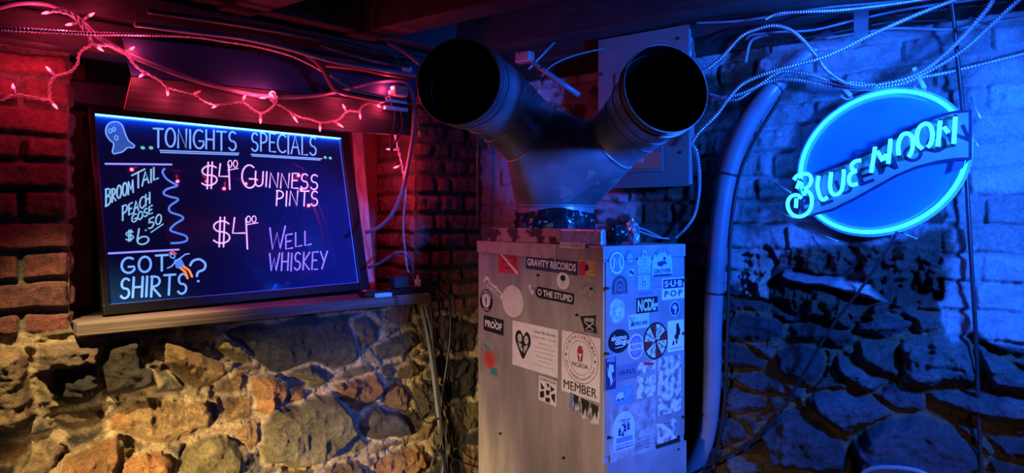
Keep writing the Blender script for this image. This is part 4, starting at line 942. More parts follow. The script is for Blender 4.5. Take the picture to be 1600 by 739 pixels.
# ------------------------------------------------------------------ the forked duct on the furnace
DUCT = mat('scuffed_black_duct', (.36, .37, .4), .34, .25, var=.4, scale=9, bump=.08)
DUCTP = mat('duct_with_chipped_paint', (.35, .36, .39), .35, .2, var=.45, scale=7, bump=.1)
def chip(m, scale, lo, hi, col):
    """Chips of bare bright metal on the painted duct."""
    nt = m.node_tree; N, L = nt.nodes, nt.links; b = N['Principled BSDF']
    src = b.inputs['Base Color'].links[0].from_socket
    tc = N.new('ShaderNodeTexCoord'); nz = N.new('ShaderNodeTexNoise'); nz.inputs['Scale'].default_value = scale; nz.inputs['Detail'].default_value = 9; nz.inputs['Roughness'].default_value = .6
    rp = N.new('ShaderNodeValToRGB'); rp.color_ramp.elements[0].position, rp.color_ramp.elements[1].position = lo, hi
    mx = N.new('ShaderNodeMix'); mx.data_type = 'RGBA'
    L.new(tc.outputs['Object'], nz.inputs['Vector']); L.new(nz.outputs['Fac'], rp.inputs[0]); L.new(rp.outputs[0], mx.inputs[0])
    L.new(src, mx.inputs[6]); mx.inputs[7].default_value = (*col, 1); L.new(mx.outputs[2], b.inputs['Base Color'])
chip(DUCTP, 8.5, .625, .635, (.5, .48, .44))
INNER = mat('shade_dark_duct_inside', (.004, .004, .004), .95, 0, var=.3, spec=.05)  # near-black colour holds the shade inside the open mouths
def ring_pts(c, n, r, k=48, flatten=1.0):
    n = Vector(n).normalized(); a = n.cross(UP) if abs(n.z) < .99 else Vector((1, 0, 0)); a.normalize(); b = n.cross(a)
    return [Vector(c)+a*(r*math.cos(2*math.pi*i/k))+b*(r*flatten*math.sin(2*math.pi*i/k)) for i in range(k)]
ZB = 1.419
base = Vector((.171, 2.6, ZB))
duct = thing('furnace_duct', base, 'black forked sheet metal duct with two open round mouths on the furnace', 'duct')
lc = [at(829, 211, 2.37), at(794, 177, 2.31), at(769, 156, 2.21), at(738, 138, 2.085), at(716, 127, 1.985)]
rc = [at(953, 226, 2.34), at(984, 197, 2.26), at(1003, 176, 2.15), at(1027, 152, 1.99), at(1041, 138, 1.885)]
ln = [at(772, 160, 2.31)-at(829, 211, 2.37), None, None, None, Vector((-.26, -1, .05))]
rn = [at(996, 186, 2.28)-at(953, 226, 2.34), None, None, None, Vector((.26, -1, .16))]
for c, n in ((lc, ln), (rc, rn)):
    for i, f in ((1, .1), (2, .42), (3, .78)): n[i] = n[0].normalized()*(1-f)+n[4].normalized()*f
lr, rr_ = [.122, .124, .127, .130, .131], [.108, .113, .120, .128, .131]
# wye body: hull of the round foot and the two branch seams
bm = bmesh.new()
for c, n, r in ((base+UP*.139, UP, .157), (lc[0], ln[0], .124), (rc[0], rn[0], .110)):
    for p in ring_pts(c, n, r, 56): bm.verts.new(p)
bmesh.ops.convex_hull(bm, input=bm.verts[:])
bmesh.ops.recalc_face_normals(bm, faces=bm.faces[:])
m = MB(); m.addbm(bm); m.build('wye_body', DUCTP, duct, True, 'scuffed body with chipped paint', 32)
m = MB(); m.tube([base+UP*.002, base+UP*.14], .152, 56, False); m.build('foot_collar', DUCT, duct, True)
m = MB(); m.tube([base+UP*.134, base+UP*.139, base+UP*.144], lambda i, t: (.155, .161, .155)[i], 56, False); m.build('foot_bead', DUCT, duct, True)
# crinkled wrapping round the foot
rw = random.Random(5); vs, fs = [], []
nn, rows = 90, 9
for j in range(rows):
    for i in range(nn):
        a = 2*math.pi*i/nn; q = .156+.006*math.sin(5*a+j*1.7)*math.sin(j*.9+2*a)+rw.uniform(-.003, .003)
        vs.append(base+Vector((q*math.cos(a), q*math.sin(a), .002+.118*j/(rows-1)+.01*math.sin(3*a)*(j/(rows-1)))))
for j in range(rows-1):
    for i in range(nn): fs.append((j*nn+i, j*nn+(i+1) % nn, (j+1)*nn+(i+1) % nn, (j+1)*nn+i))
m = MB(); m.add(vs, fs); m.build('foil_wrap', mat('crinkled_black_plastic', (.03, .03, .035), .16, .35, var=.4, scale=30, bump=.3), duct, True, 'crinkled shiny wrap', 40)
for c, n, r, nm in ((lc, ln, lr, 'branch_elbow'), (rc, rn, rr_, 'branch_elbow')):
    K = 56; vs = []; fs = []
    for i in range(5): vs += ring_pts(c[i], n[i], r[i], K)
    for i in range(4):
        for k in range(K): fs.append((i*K+k, i*K+(k+1) % K, (i+1)*K+(k+1) % K, (i+1)*K+k))
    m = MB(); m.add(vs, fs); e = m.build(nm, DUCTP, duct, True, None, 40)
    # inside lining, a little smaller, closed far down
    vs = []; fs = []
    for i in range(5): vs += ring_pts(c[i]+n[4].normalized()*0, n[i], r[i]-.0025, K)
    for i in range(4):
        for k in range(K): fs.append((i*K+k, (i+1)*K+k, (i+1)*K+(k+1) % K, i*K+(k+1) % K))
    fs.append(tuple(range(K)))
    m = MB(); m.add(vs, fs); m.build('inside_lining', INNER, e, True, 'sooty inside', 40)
    m = MB(); P = ring_pts(c[4], n[4], r[4]-.001, K); m.tube(P, lambda i, t: .0026, 6, False, True); m.build('raw_rim', mat('raw_cut_rim', (.2, .19, .18), .4, .7, var=.4, scale=60), e, True)
    for f, w in ((.62, .0045), (.86, .003)):
        i = 3; cc = c[3].lerp(c[4], (f-.5)*2 if f > .5 else 0); n2 = n[3].lerp(n[4].normalized(), f); q = r[3]*(1-f)+r[4]*f
        m = MB(); m.tube(ring_pts(cc, n2, q, K), w, 6, False, True); m.build('rolled_bead', DUCT, e, True)
    for i, w in ((0, .0055), (1, .003), (2, .0035)):
        m = MB(); m.tube(ring_pts(c[i], n[i], r[i], K), w, 6, False, True); m.build('seam_ring', DUCT, e, True)

# torn bag and loose wires lying on the furnace top by the duct
rb = random.Random(11)
def crumple(c, sx, sy, sz, seed, amp=.35, sub=4):
    bm = bmesh.new(); bmesh.ops.create_icosphere(bm, subdivisions=sub, radius=1)
    for v in bm.verts:
        p = v.co; n = 0
        for k in range(1, 5):
            n += abs(math.sin(p.x*2.3*k+seed)*math.cos(p.y*2.9*k-seed*1.3)+math.sin(p.z*3.1*k+seed*.7)*.6)/k
        q = 1+amp*(n/1.6-.6)
        v.co = Vector((c[0]+p.x*sx*q, c[1]+p.y*sy*q, max(c[2]+p.z*sz*q, FT+.001)))
    m = MB(); m.addbm(bm); return m
bc = at(962, 362, 2.20)
crumple((bc.x, bc.y, FT+.034), .036, .03, .034, 2.2).lone('plastic_bag', mat('crumpled_black_bag', (.015, .015, .017), .2, .2, var=.3), 'crumpled black plastic bag on the furnace top beside the duct', 'bag', smooth=True, angle=28)
bc = at(988, 360, 2.24)
crumple((bc.x+.005, bc.y+.02, FT+.04), .022, .024, .042, 5.1, .5).lone('foil_scrap', FOIL, 'crumpled strip of shiny foil tape beside the black bag', 'foil', smooth=True, angle=25)
for j, pts in enumerate(([(985, 352), (1005, 358), (1022, 366), (1034, 372)], [(990, 357), (1008, 365), (1028, 371), (1045, 373)])):
    MB().tube(spline([at(x, y, 2.25+.03*i) for i, (x, y) in enumerate(pts)], .01), .003, 8).lone('wire', mat('grey_wire', (.3, .3, .33), .5), ['upper', 'lower'][j]+' loose grey wire trailing off the foil scrap on the furnace', 'wire', smooth=True)

# ------------------------------------------------------------------ electrical panel behind the duct
PBOX = mat('grey_enamel_panel', (.13, .14, .135), .42, .1, var=.15, scale=8)
PSIDE = mat('galvanised_box', (.42, .43, .46), .4, .5, var=.3, scale=18)
ph = .105
a0, _ = WR.px(935, 150, ph); a1, zt = WR.px(1077, 38, ph); _, zb = WR.px(1072, 291, ph)
pb = thing('electrical_panel', wr((a0+a1)/2, zb, ph/2), 'grey steel breaker panel on the brick wall behind the duct', 'electrical panel')
m = MB(); m.box(wr((a0+a1)/2, (zt+zb)/2, (ph+.03)/2), WR.ex*((a1-a0)/2-.006), WR.n*(ph-.035)/2, UP*((zt-zb)/2-.008), .002); bx = m.build('box', PSIDE, pb)
m = MB(); m.box(wr((a0+a1)/2, (zt+zb)/2, ph), WR.ex*(a1-a0)/2, WR.n*.003, UP*(zt-zb)/2, .0015); m.build('cover', PBOX, pb)
x0, y0 = WR.px(961, 115, ph+.005); x1, y1 = WR.px(1036, 268, ph+.005)
m = MB(); m.box(wr((x0+x1)/2, (y0+y1)/2, ph+.005), WR.ex*(x1-x0)/2, WR.n*.0035, UP*abs(y0-y1)/2, .003); dr = m.build('door', PBOX, pb)
m = MB(); m.box(wr((x0+x1)/2, y1+.05, ph+.009), WR.ex*.022, WR.n*.002, UP*.012, .001); m.build('latch', PSIDE, dr)
m = MB(); x2, y2 = WR.px(1022, 250, ph+.009); m.box(wr(x2-.03, y2, ph+.0088), WR.ex*.055, WR.n*.0012, UP*.03, .0004); m.build('red_glow_patch', flat('panel_glow_red', (.6, .12, .08)), dr, label='red printed label')  # red plate colours in the pink light reflected on the door
for p in [(940, 116), (1063, 238), (1060, 60)]:
    u, z = WR.px(*p, ph+.004); c = wr(u, z, ph+.003); m = MB(); m.tube([c, c+WR.n*.004], .006, 14); m.build('screw', SCREW, pb)
SD = Plane(wr(a1-.006, 0, 0), WR.n*-1, UP)
for z, r in ((zt-.10, .026), (zt-.10, .018)):
    m = MB(); m.tube([SD.pt(-.055+r*math.cos(t), z+r*math.sin(t), .001) for t in [2*math.pi*i/24 for i in range(24)]], .0016, 5, False, True); m.build('knockout', PSIDE, bx)

# ------------------------------------------------------------------ the neon sign
GLOW = emit('blue_neon_glass', (.0035, .125, 1.0), NEON_STRENGTH)
GLOW2 = emit('cyan_neon_glass', (.012, .20, .85), NEON_STRENGTH*.45)
SIGNB = mat('blue_sign_face', (.03, .17, .36), .28, var=.08, scale=5)
CLEAR = mat('blue_sign_rim', (.20, .34, .75), .2, var=.1, scale=5)
PLATE = mat('grey_sign_banner', (.16, .24, .2), .45, var=.12, scale=9)
EDGE = flat('dark_navy_print', (.008, .012, .05))
BLOCK = mat('dark_tube_paint', (.01, .02, .06), .4)
SO = .06
SP = Plane(wr(1.703, 1.690, SO), WR.ex, UP)
nz_ = lambda pts, h: [SP.px(1210+a/2.737, 120+b/2.737, h) for a, b in pts]
def ell(a, b, n=72, rot=36):
    c, k = math.cos(math.radians(rot)), math.sin(math.radians(rot))
    return [(a*math.cos(t)*c-b*math.sin(t)*k, a*math.cos(t)*k+b*math.sin(t)*c) for t in [2*math.pi*i/n for i in range(n)]]
sign = thing('neon_sign', SP.pt(0, -.23, 0), 'glowing blue oval neon sign with lettered banner on the painted wall', 'neon sign')
m = MB(); m.prism(SP, ell(.265, .231), -.006, -.001); m.build('backing', CLEAR, sign)
m = MB(); m.prism(SP, ell(.232, .198), -.001, .002); m.build('face_disc', SIGNB, sign)
m = MB(); m.tube([SP.pt(x, y, .018) for x, y in ell(.249, .215, 96)], .0062, 10, False, True); m.build('ring_tube', GLOW, sign, True)
up = nz_([(175, 415), (240, 393), (330, 358), (420, 318), (500, 272), (590, 220), (680, 178), (760, 152), (838, 145)], .034)
lo = nz_([(838, 350), (775, 352), (700, 363), (610, 386), (520, 424), (430, 474), (340, 524), (250, 568), (160, 592), (95, 604), (110, 560), (140, 500)], .034)
m = MB(); m.prism(SP, up+lo, .028, .034); bn = m.build('banner', PLATE, sign)
m = MB(); m.strokes(SP, [up[0:], lo[:9]], .0042, .0347); m.strokes(SP, [[up[-1], lo[0]]], .0038, .0348); m.build('border', EDGE, bn)
m = MB(); m.prism(SP, nz_([(755, 410), (770, 360), (838, 350), (805, 392)], .02), .014, .024); m.build('banner_fold', flat('fold_blue', (.03, .1, .35)), bn)
# printed shadow letters on the banner
for ch, a, b, w in (('B', 135, 540, .046), ('L', 215, 512, .04), ('U', 298, 468, .046), ('E', 386, 424, .042), ('M', 476, 372, .058), ('O', 592, 328, .054), ('O', 692, 288, .054), ('N', 786, 252, .052)):
    (x, y), = nz_([(a, b)], .0352); m = MB(); text(m, SP, ch, x, y, w, .054, .0352, math.radians(20), .02); m.build('printed_shadow', EDGE, bn)
HN = .066
NL = {'letter_b': [[(83, 440), (96, 424), (118, 417), (140, 415), (154, 425), (157, 445), (146, 468), (128, 482)], [(108, 445), (96, 478)], [(128, 482), (150, 496), (160, 522), (156, 560), (135, 588), (105, 598), (76, 588), (59, 562), (58, 532), (74, 510), (98, 506), (116, 520)], [(94, 520), (92, 560)]],
 'letter_l': [[(190, 424), (184, 465), (192, 505), (206, 526), (228, 514)]],
 'letter_u': [[(243, 408), (238, 468), (248, 500), (270, 502), (288, 482), (295, 440), (297, 396)]],
 'letter_e': [[(371, 357), (345, 362), (330, 378), (334, 396), (352, 402)], [(352, 402), (328, 414), (318, 438), (328, 462), (357, 457)]],
 'letter_m': [[(431, 300), (414, 410)], [(440, 318), (464, 360)], [(497, 266), (487, 372)], [(478, 330), (468, 356)]],
 'letter_o': [[(532, 335), (530, 290), (545, 252), (568, 242), (588, 258), (592, 295), (582, 330), (572, 342)]],
 'letter_oh': [[(634, 308), (614, 290), (609, 252), (622, 215), (648, 200), (668, 212), (676, 250), (668, 285), (655, 302)]],
 'letter_n': [[(709, 188), (699, 298)], [(725, 214), (744, 240)], [(774, 172), (767, 286)]]}
for nm, segs in NL.items():
    m = MB(); e = MB()
    for sg in segs:
        q = nz_(sg, HN); P = spline([SP.pt(x, y, HN) for x, y in q], .005) if len(q) > 2 else [SP.pt(*q[0], HN), SP.pt(*q[1], HN)]
        m.tube(P, .0062, 10)
        for c, t in ((P[0], P[0]-P[1]), (P[-1], P[-1]-P[-2])):
            t = t.normalized(); e.tube([c+t*.001, c+t*.004-SP.n*.006, c-SP.n*.032], .005, 8)
    lt = m.build(nm.replace('letter_oh', 'letter_o'), GLOW2, sign, True); e.build('tube_return', BLOCK, lt, True)
WIRE = mat('bright_wire', (.5, .52, .55), .35, .6)
for a, b, h0, h1 in [((840, 88), (882, 180), -.004, .03), ((838, 240), (872, 300), .0, .03), ((0, 455), (70, 495), .02, .06), ((0, 570), (84, 606), .02, .06), ((190, 672), (272, 704), -.02, .01), ((528, 660), (610, 694), -.02, .02), ((268, 138), (262, 160), .0, .018)]:
    (xa, ya), = nz_([a], h0); (xb, yb), = nz_([b], h1)
    m = MB(); m.tube([SP.pt(xa, ya, h0), SP.pt(xb, yb, h1)], .0032, 8); m.build('support_wire', WIRE, sign, True)
m = MB(); m.tube([wr(1.703-.12, 1.80, -.01), wr(1.703-.12, 1.80, .054)], .006, 10); m.tube([wr(1.703+.12, 1.78, -.01), wr(1.703+.12, 1.78, .054)], .006, 10); m.build('wall_stud', WIRE, sign, True)

# ------------------------------------------------------------------ conduits and cables on the sign's wall
ARM = mat('galvanised_armour', (.42, .42, .45), .35, .65, var=.3, scale=30)
HOSE = mat('grey_blue_hose', (.16, .17, .2), .35, var=.2, scale=10)
CABLE = mat('black_cable_sheath', (.014, .014, .016), .42, var=.3)
GCABLE = mat('grey_cable_sheath', (.2, .2, .22), .45, var=.3)
RP = lambda pts, off: [wr(*uR(x, y, o_), o_) for (x, y), o_ in ((p, off if not callable(off) else off(i/(len(pts)-1))) for i, p in enumerate(pts))]
LP_ = lambda pts, off: [wl(*uL(x, y, o_), o_) for (x, y), o_ in ((p, off if not callable(off) else off(i/(len(pts)-1))) for i, p in enumerate(pts))]
G1 = 'armoured conduits over the sign'
for pts, off, lab in [
    ([(1096, 112), (1108, 106), (1131, 86), (1158, 57), (1185, 45), (1209, 40), (1233, 46), (1253, 61), (1274, 86), (1289, 107), (1307, 122), (1325, 131), (1345, 134), (1368, 132)], .138, 'armoured conduit that loops up in a tall arch beside the panel'),
    ([(1082, 222), (1093, 206), (1120, 179), (1140, 152), (1161, 131), (1194, 116), (1239, 103), (1280, 92), (1316, 77), (1358, 56), (1389, 42), (1425, 26), (1462, 11), (1486, 2), (1520, -12), (1590, -48)], .158, 'armoured conduit sweeping steeply from the panel up to the ceiling'),
    ([(1112, 158), (1119, 154), (1149, 149), (1179, 137), (1209, 117), (1227, 112), (1262, 116), (1292, 125), (1322, 133), (1358, 136), (1377, 132), (1413, 124), (1440, 112), (1462, 97), (1491, 71), (1515, 46), (1542, 15), (1556, -8), (1580, -55)], .118, 'armoured conduit in the strapped bundle, uppermost where they climb'),
    ([(1110, 148), (1149, 156), (1185, 134), (1215, 124), (1245, 125), (1283, 132), (1307, 136), (1328, 138), (1364, 138), (1413, 129), (1442, 116), (1476, 97), (1511, 73), (1547, 41), (1584, 7), (1600, -8), (1640, -55)], .098, 'armoured conduit in the strapped bundle, climbing just above the black cord'),
    ([(1325, 128), (1345, 130), (1389, 134), (1425, 125), (1450, 119), (1486, 112), (1535, 100), (1600, 84), (1660, 68), (1800, 30), (1950, -10)], .04, 'armoured conduit running flattest out of the strapped bundle')]:
    armour(RP(pts, off), .0078, .0085).lone('armoured_conduit', ARM, lab, 'conduit', G1, smooth=True)
armour(RP([(1083, 228), (1089, 240), (1093, 275), (1091, 310), (1084, 338), (1070, 358), (1056, 371)], .06), .0085, .0095).lone('armoured_conduit', ARM, 'armoured conduit hanging from the panel down behind the furnace', 'conduit', G1, smooth=True)
armour(RP([(1196, 30), (1218, 21), (1268, 18), (1310, 16), (1358, 11), (1410, 4), (1480, -6), (1620, -22), (1760, -40)], .185), .0062, .008).lone('armoured_conduit', ARM, 'thin straight armoured conduit under the ceiling beam', 'conduit', G1, smooth=True)
hp_ = RP([(1300, 58), (1262, 84), (1236, 106), (1216, 128), (1200, 148), (1178, 178), (1158, 215), (1144, 253), (1132, 300), (1124, 360), (1118, 430), (1114, 500), (1113, 570), (1110, 630), (1103, 680), (1088, 722), (1070, 765)], lambda t: .062-.11*max(0, 1-t/.22))
hose = MB().tube(spline(hp_, .02), .034, 20).lone('hose', HOSE, 'thick blue lit hose curving down the wall beside the furnace', 'hose', smooth=True)
for i in (3, 7, 10):
    a, b = hp_[i], hp_[i+1]; t = (b-a).normalized(); m = MB(); c = a.lerp(b, .4); m.tube([c-t*.004, c-t*.002, c+t*.002, c+t*.004], lambda i, t: (.034, .0365, .0365, .034)[i], 20, False); m.build('cable_tie', CABLE, hose, True)
MB().tube(spline(RP([(1222, 150), (1196, 190), (1176, 225), (1160, 260), (1149, 305), (1141, 365), (1139, 430), (1137, 500), (1135, 570), (1132, 630), (1124, 685), (1112, 722), (1100, 765)], .06), .015), .0065, 10).lone('cable', CABLE, 'thin dark cable tied along the thick hose', 'cable', smooth=True)
MB().tube(spline(RP([(1485, -8), (1490, 30), (1495, 80), (1500, 130), (1504, 168), (1508, 230), (1513, 330), (1519, 430), (1525, 530), (1529, 640), (1534, 755)], lambda t: .10-.057*min(1, 4*t)), .02), .0062, 10).lone('hanging_cable', CABLE, 'black cord hanging down past the neon sign from the ceiling', 'cord', smooth=True)
MB().tube(spline(RP([(1402, 362), (1380, 400), (1340, 458), (1300, 510), (1258, 580), (1215, 650), (1165, 695), (1112, 724), (1080, 742)], .11), .02), .0048, 8).lone('hanging_cable', CABLE, 'black cord slanting down from the sign to the hose', 'cord', smooth=True)
MB().tube(spline(RP([(1340, 752), (1352, 737), (1372, 731), (1400, 731), (1425, 734), (1446, 741), (1460, 755)], .16), .015), .008, 10).lone('cable', HOSE, 'blue lit cable looping up at the foot of the wall', 'cable', smooth=True)
for p, q, lab in [((1302, 120), (1330, 150), 'pale plastic strap holding the conduits over the sign'), ((1428, 106), (1445, 138), 'pale plastic strap holding the conduits beside the black cord')]:
    a, b = RP([p], .1)[0], RP([q], .1)[0]
    m = MB(); d = (b-a).normalized(); e = d.cross(WR.n).normalized()
    P = [a, a.lerp(b, .5)+WR.n*.012, b, b+e*.018-d*.01-WR.n*.02, b+e*.02-d*.03-WR.n*.05]
    m.box((a+b)/2+WR.n*.004, (b-a)/2, e*.006, WR.n*.0012, .0005); m.tube(spline([b, b+d*.006+WR.n*.004, b+e*.016, b+e*.022-d*.02, b+e*.018-d*.03-WR.n*.04], .004), .0022, 6)
    m.lone('strap', mat('white_nylon_strap', (.6, .62, .65), .4), lab, 'strap', smooth=True, angle=40)
thin = [([(1080, 30), (1140, 27), (1200, 22), (1222, 24)], .12), ([(1086, 36), (1150, 33), (1215, 24), (1290, 12), (1380, 4), (1500, -10), (1700, -40)], .13), ([(1096, 70), (1120, 55), (1150, 45), (1210, 38), (1270, 22), (1340, 18), (1420, 4), (1500, -8), (1700, -35)], .09),
        ([(1165, 62), (1172, 55), (1215, 50), (1270, 47), (1330, 33), (1360, 26), (1430, 12), (1520, 0), (1700, -20)], .07), ([(1240, 62), (1300, 52), (1360, 40), (1406, 33), (1440, 33), (1486, 31), (1520, 27)], .065), ([(1290, 60), (1340, 52), (1380, 46), (1410, 44), (1470, 46), (1500, 44), (1560, 34), (1640, 22), (1780, 0)], .07), ([(1400, 25), (1480, 14), (1560, 4), (1640, -8), (1750, -25)], .08), ([(1165, 98), (1170, 72), (1178, 60), (1200, 54)], .05)]
for i, (pts, off) in enumerate(thin):
    MB().tube(spline(RP(pts, off), .02), .0042 if i != 7 else .006, 8).lone('cable', GCABLE if i % 2 else CABLE, ['short wire stub ending at the beam over the panel', 'long wire under the beam from the panel to the corner of the ceiling', 'wire that dips to the panel side', 'wire above the arch of the looping conduit', 'short wire crossing the top of the looping conduit', 'lowest straight wire on the beam over the sign', 'wire above the black cord near the ceiling', 'stub of dark cable bent down the wall inside the conduit arch'][i], 'cable', 'loose wires over the sign', smooth=True)
m = MB(); c = wr(*uR(1345, 35, .1), .09); m.box(c, WR.ex*.022, WR.n*.003, UP*.05, .001); m.lone('bracket', mat('dark_plate', (.03,.03,.035), .5), 'flat metal plate nailed over the wires above the sign', 'bracket')
# thin brass pipe by the corner
px0 = WR.px(752, 205, .07); 
MB().tube([wr(px0[0], 1.46, .10), wr(px0[0], 2.18, .10)], .0062, 12).lone('pipe', mat('dull_copper', (.35, .2, .12), .4, .6, var=.3), 'thin copper pipe rising in the corner behind the furnace', 'pipe', smooth=True)
# rod and cables behind the duct
MB().tube([at(812, 84, 2.62), at(866, 122, 2.6), at(905, 149, 2.58)], .011, 12).lone('conduit_pipe', HOSE, 'short blue lit pipe slanting behind the fork of the duct', 'pipe', smooth=True)
m = MB(); m.box(at(820, 90, 2.62), WR.ex*.034, WR.n*.02, UP*.02, .003); m.lone('junction_box', PSIDE, 'small metal junction box peeping out behind the duct fork', 'junction box')
MB().tube(spline([at(846, 120, 2.56), at(860, 104, 2.56), at(885, 91, 2.57), at(919, 81, 2.62), at(945, 76, 2.7)], .02), .0032, 8).lone('cable', GCABLE, 'single pale wire curving up between the two duct mouths', 'cable', smooth=True)
armour([at(826, 108, 2.6), at(840, 93, 2.62), at(850, 83, 2.64), at(866, 66, 2.7)], .006, .009).lone('armoured_conduit', ARM, 'stub of armoured conduit above the fork of the duct', 'conduit', smooth=True)

# ------------------------------------------------------------------ cables and string lights on the board's wall
MB().tube(spline(LP_([(-260, 60), (-120, 32), (-30, 18), (-5, 12), (25, 5), (55, 4), (85, 9), (120, 28), (150, 55), (190, 80), (240, 102), (300, 124), (345, 137), (390, 147), (440, 152), (500, 148), (545, 138), (585, 128), (620, 126)], .141)+LP_([(638, 133), (646, 160), (645, 210), (637, 260), (628, 300), (612, 335), (592, 355), (572, 363)], lambda t: .15-.185*t*t), .015), .0082, 12).lone('power_cable', mat('slate_cable', (.17, .17, .22), .38, var=.15), 'thick slate cable draped over the menu board from beam to brick pier', 'cable', smooth=True)
armour(LP_([(-260, 20), (-120, 35), (-20, 44), (0, 45), (60, 48), (110, 51), (150, 53), (220, 54), (300, 57), (350, 64), (400, 72), (450, 85), (482, 99), (505, 112)], .17), .007, .0085).lone('armoured_conduit', ARM, 'armoured conduit running along the beam over the menu board', 'conduit', smooth=True)
armour(LP_([(515, 117), (540, 134), (565, 144), (590, 149), (600, 151)], .205), .006, .0085).lone('armoured_conduit', ARM, 'short armoured conduit behind the beige adapter', 'conduit', smooth=True)
MB().tube(spline(LP_([(478, 84), (492, 94), (506, 110), (518, 132), (528, 142), (560, 150), (600, 156)], .195), .015), .011, 12).lone('hose', mat('dull_red_hose', (.12, .05, .05), .5), 'dull red hose bending down over the menu board', 'hose', smooth=True)
dk = [([(230, 18), (330, 32), (430, 48), (500, 62), (560, 74), (610, 86), (660, 92)], .19, .009), ([(210, 38), (300, 50), (380, 60), (450, 76), (520, 96), (590, 108), (650, 118)], .225, .008), ([(505, 100), (560, 106), (600, 114), (645, 121)], .18, .012), ([(500, 70), (545, 84), (590, 96), (640, 104)], .21, .007), ([(590, 60), (610, 82), (625, 96), (633, 104)], .2, .0025)]
for i, (pts, off, r) in enumerate(dk):
    MB().tube(spline(LP_(pts, off), .02), r, 10).lone('cable', [CABLE, GCABLE, mat('dull_red_sheath', (.1, .035, .035), .5), CABLE, CABLE][i], ['uppermost long dark cable along the ceiling beam', 'long grey cable along the beam below the armoured conduit', 'short reddish cable running behind the duct mouth', 'short black cable between the reddish one and the beam', 'thread thin wire holding the white connector'][i], 'cable', 'dark cables along the beam', smooth=True)
armour([at(606, 66, 2.5), at(622, 74, 2.52), at(640, 86, 2.55), at(655, 98, 2.6)], .011, .0095).lone('armoured_conduit', mat('dark_flex', (.07, .05, .05), .5, .4), 'thick dark flexible conduit dropping behind the ceiling beam', 'conduit', smooth=True)
BEIGE = mat('beige_plastic', (.55, .45, .36), .45, var=.15)
E_ = lambda x, y, off: wl(*uL(x, y, off), off)
m = MB(); c = E_(636, 110, .2); m.box(c, WL.ex*.020, WL.n*.008, UP*.018, .003); cn = m.lone('connector', mat('white_connector', (.65, .6, .5), .5), 'small white connector hanging beside the duct mouth', 'connector')
m = MB(); c = E_(624, 143, .17); m.box(c, WL.ex*.032, WL.n*.02, UP*.021, .006); ad = m.lone('adapter', BEIGE, 'beige plug adapter under the cables over the brick pier', 'adapter')
m = MB(); pl = Plane(c+WL.ex*.018+WL.n*.0203, WL.ex, UP); m.strokes(pl, [[(-.006, .008), (-.006, -.006)], [(.004, .008), (.004, -.006)], [(-.006, .001), (.004, .001)]], .0012, .0004); m.build('sockets', BLK, ad)
m = MB(); m.box(E_(612, 158, .15), WL.ex*.07, WL.n*.006, UP*.006, .001); m.box(E_(618, 170, .15), WL.ex*.055, WL.n*.01, UP*.008, .002); m.lone('metal_strap', ARM, 'perforated metal strap under the beige adapter', 'bracket')
MB().tube(spline(LP_([(622, 156), (626, 175), (628, 200), (618, 222), (611, 236), (612, 215), (616, 190), (617, 165)], .13), .008), .0042, 8).lone('cord', CABLE, 'black cord loop hanging below the beige adapter', 'cord', smooth=True)
P = LP_([(640, 150), (648, 168), (653, 188), (655, 203)], .09); pc = MB().tube(spline(P, .01), .0045, 8).lone('cord', CABLE, 'short black cord with a bare plug end beside the duct', 'cord', smooth=True)
m = MB(); t = (P[-1]-P[-2]).normalized(); m.tube([P[-1], P[-1]+t*.022], .0075, 12); m.tube([P[-1]+t*.022, P[-1]+t*.03], .005, 10); m.build('plug', GCABLE, pc, True)

STRW = mat('white_string_wire', (.5, .47, .45), .45, var=.15)
PINK = emit('pink_bulb_glow', (1.0, .085, .15), 5.0)
HUSK = mat('white_bulb_socket', (.75, .7, .68), .45, var=.1)
SO_ = .158
strands = [[(-240, 190), (-180, 182), (-120, 190), (-60, 172), (-20, 160), (0, 157), (12, 152), (22, 148), (48, 151), (75, 155), (77, 145), (78, 132), (85, 120), (98, 116), (110, 112), (118, 104), (122, 97), (123, 86), (130, 77), (142, 70), (141, 58), (138, 50), (130, 38), (122, 26), (106, 18), (92, 15), (82, 17)],
           [(84, 18), (96, 19), (112, 24), (124, 35), (132, 48), (140, 58), (143, 68), (155, 71), (168, 71), (184, 77), (197, 84), (206, 96), (218, 108), (234, 117), (250, 126), (258, 134), (264, 137), (282, 142), (305, 148), (318, 157), (334, 163), (355, 162), (378, 160), (393, 170), (407, 177), (420, 172), (430, 162), (432, 150), (425, 143), (421, 150), (427, 160), (440, 166), (455, 175), (470, 183), (485, 186), (500, 191), (515, 190), (530, 186), (543, 174), (560, 174), (566, 166), (578, 161), (592, 163)]]
def offL(x, y): return .07 + (SO_-.07)*min(1, max(0, (x-112)/50, (98-y)/30))
pr = random.Random(3)
strg = thing('string_lights', E_(420, 160, SO_), 'string of pink fairy lights draped above the menu board and down the pier', 'string lights')
def twisted(P, r, amp=.0028, pitch=.034):
    A = spline(P, .006); out = [[], []]
    for i, p in enumerate(A):
        t = (A[min(i+1, len(A)-1)]-A[max(i-1, 0)]).normalized(); u = t.orthogonal().normalized() if i == 0 else (u-t*u.dot(t)).normalized(); v = t.cross(u)
        for k in (0, 1):
            a = 2*math.pi*i*.006/pitch+math.pi*k; out[k].append(p+(u*math.cos(a)+v*math.sin(a))*amp)
    m = MB()
    for q in out: m.tube(q, r, 6)
    return m
for sdef in strands:
    twisted([E_(x, y, offL(x, y)) for x, y in sdef], .0021).build('wire', STRW, strg, True)
drop = [(592, 163), (600, 157), (608, 152), (612, 168), (616, 190), (618, 215), (624, 240), (629, 262), (632, 285), (634, 302), (631, 330), (630, 360), (633, 392), (635, 412), (638, 426)]
twisted([E_(x, y, .16 if i < 3 else (.12 if i == 3 else .078)) for i, (x, y) in enumerate(drop)], .0021, .003, .05).build('wire', STRW, strg, True)
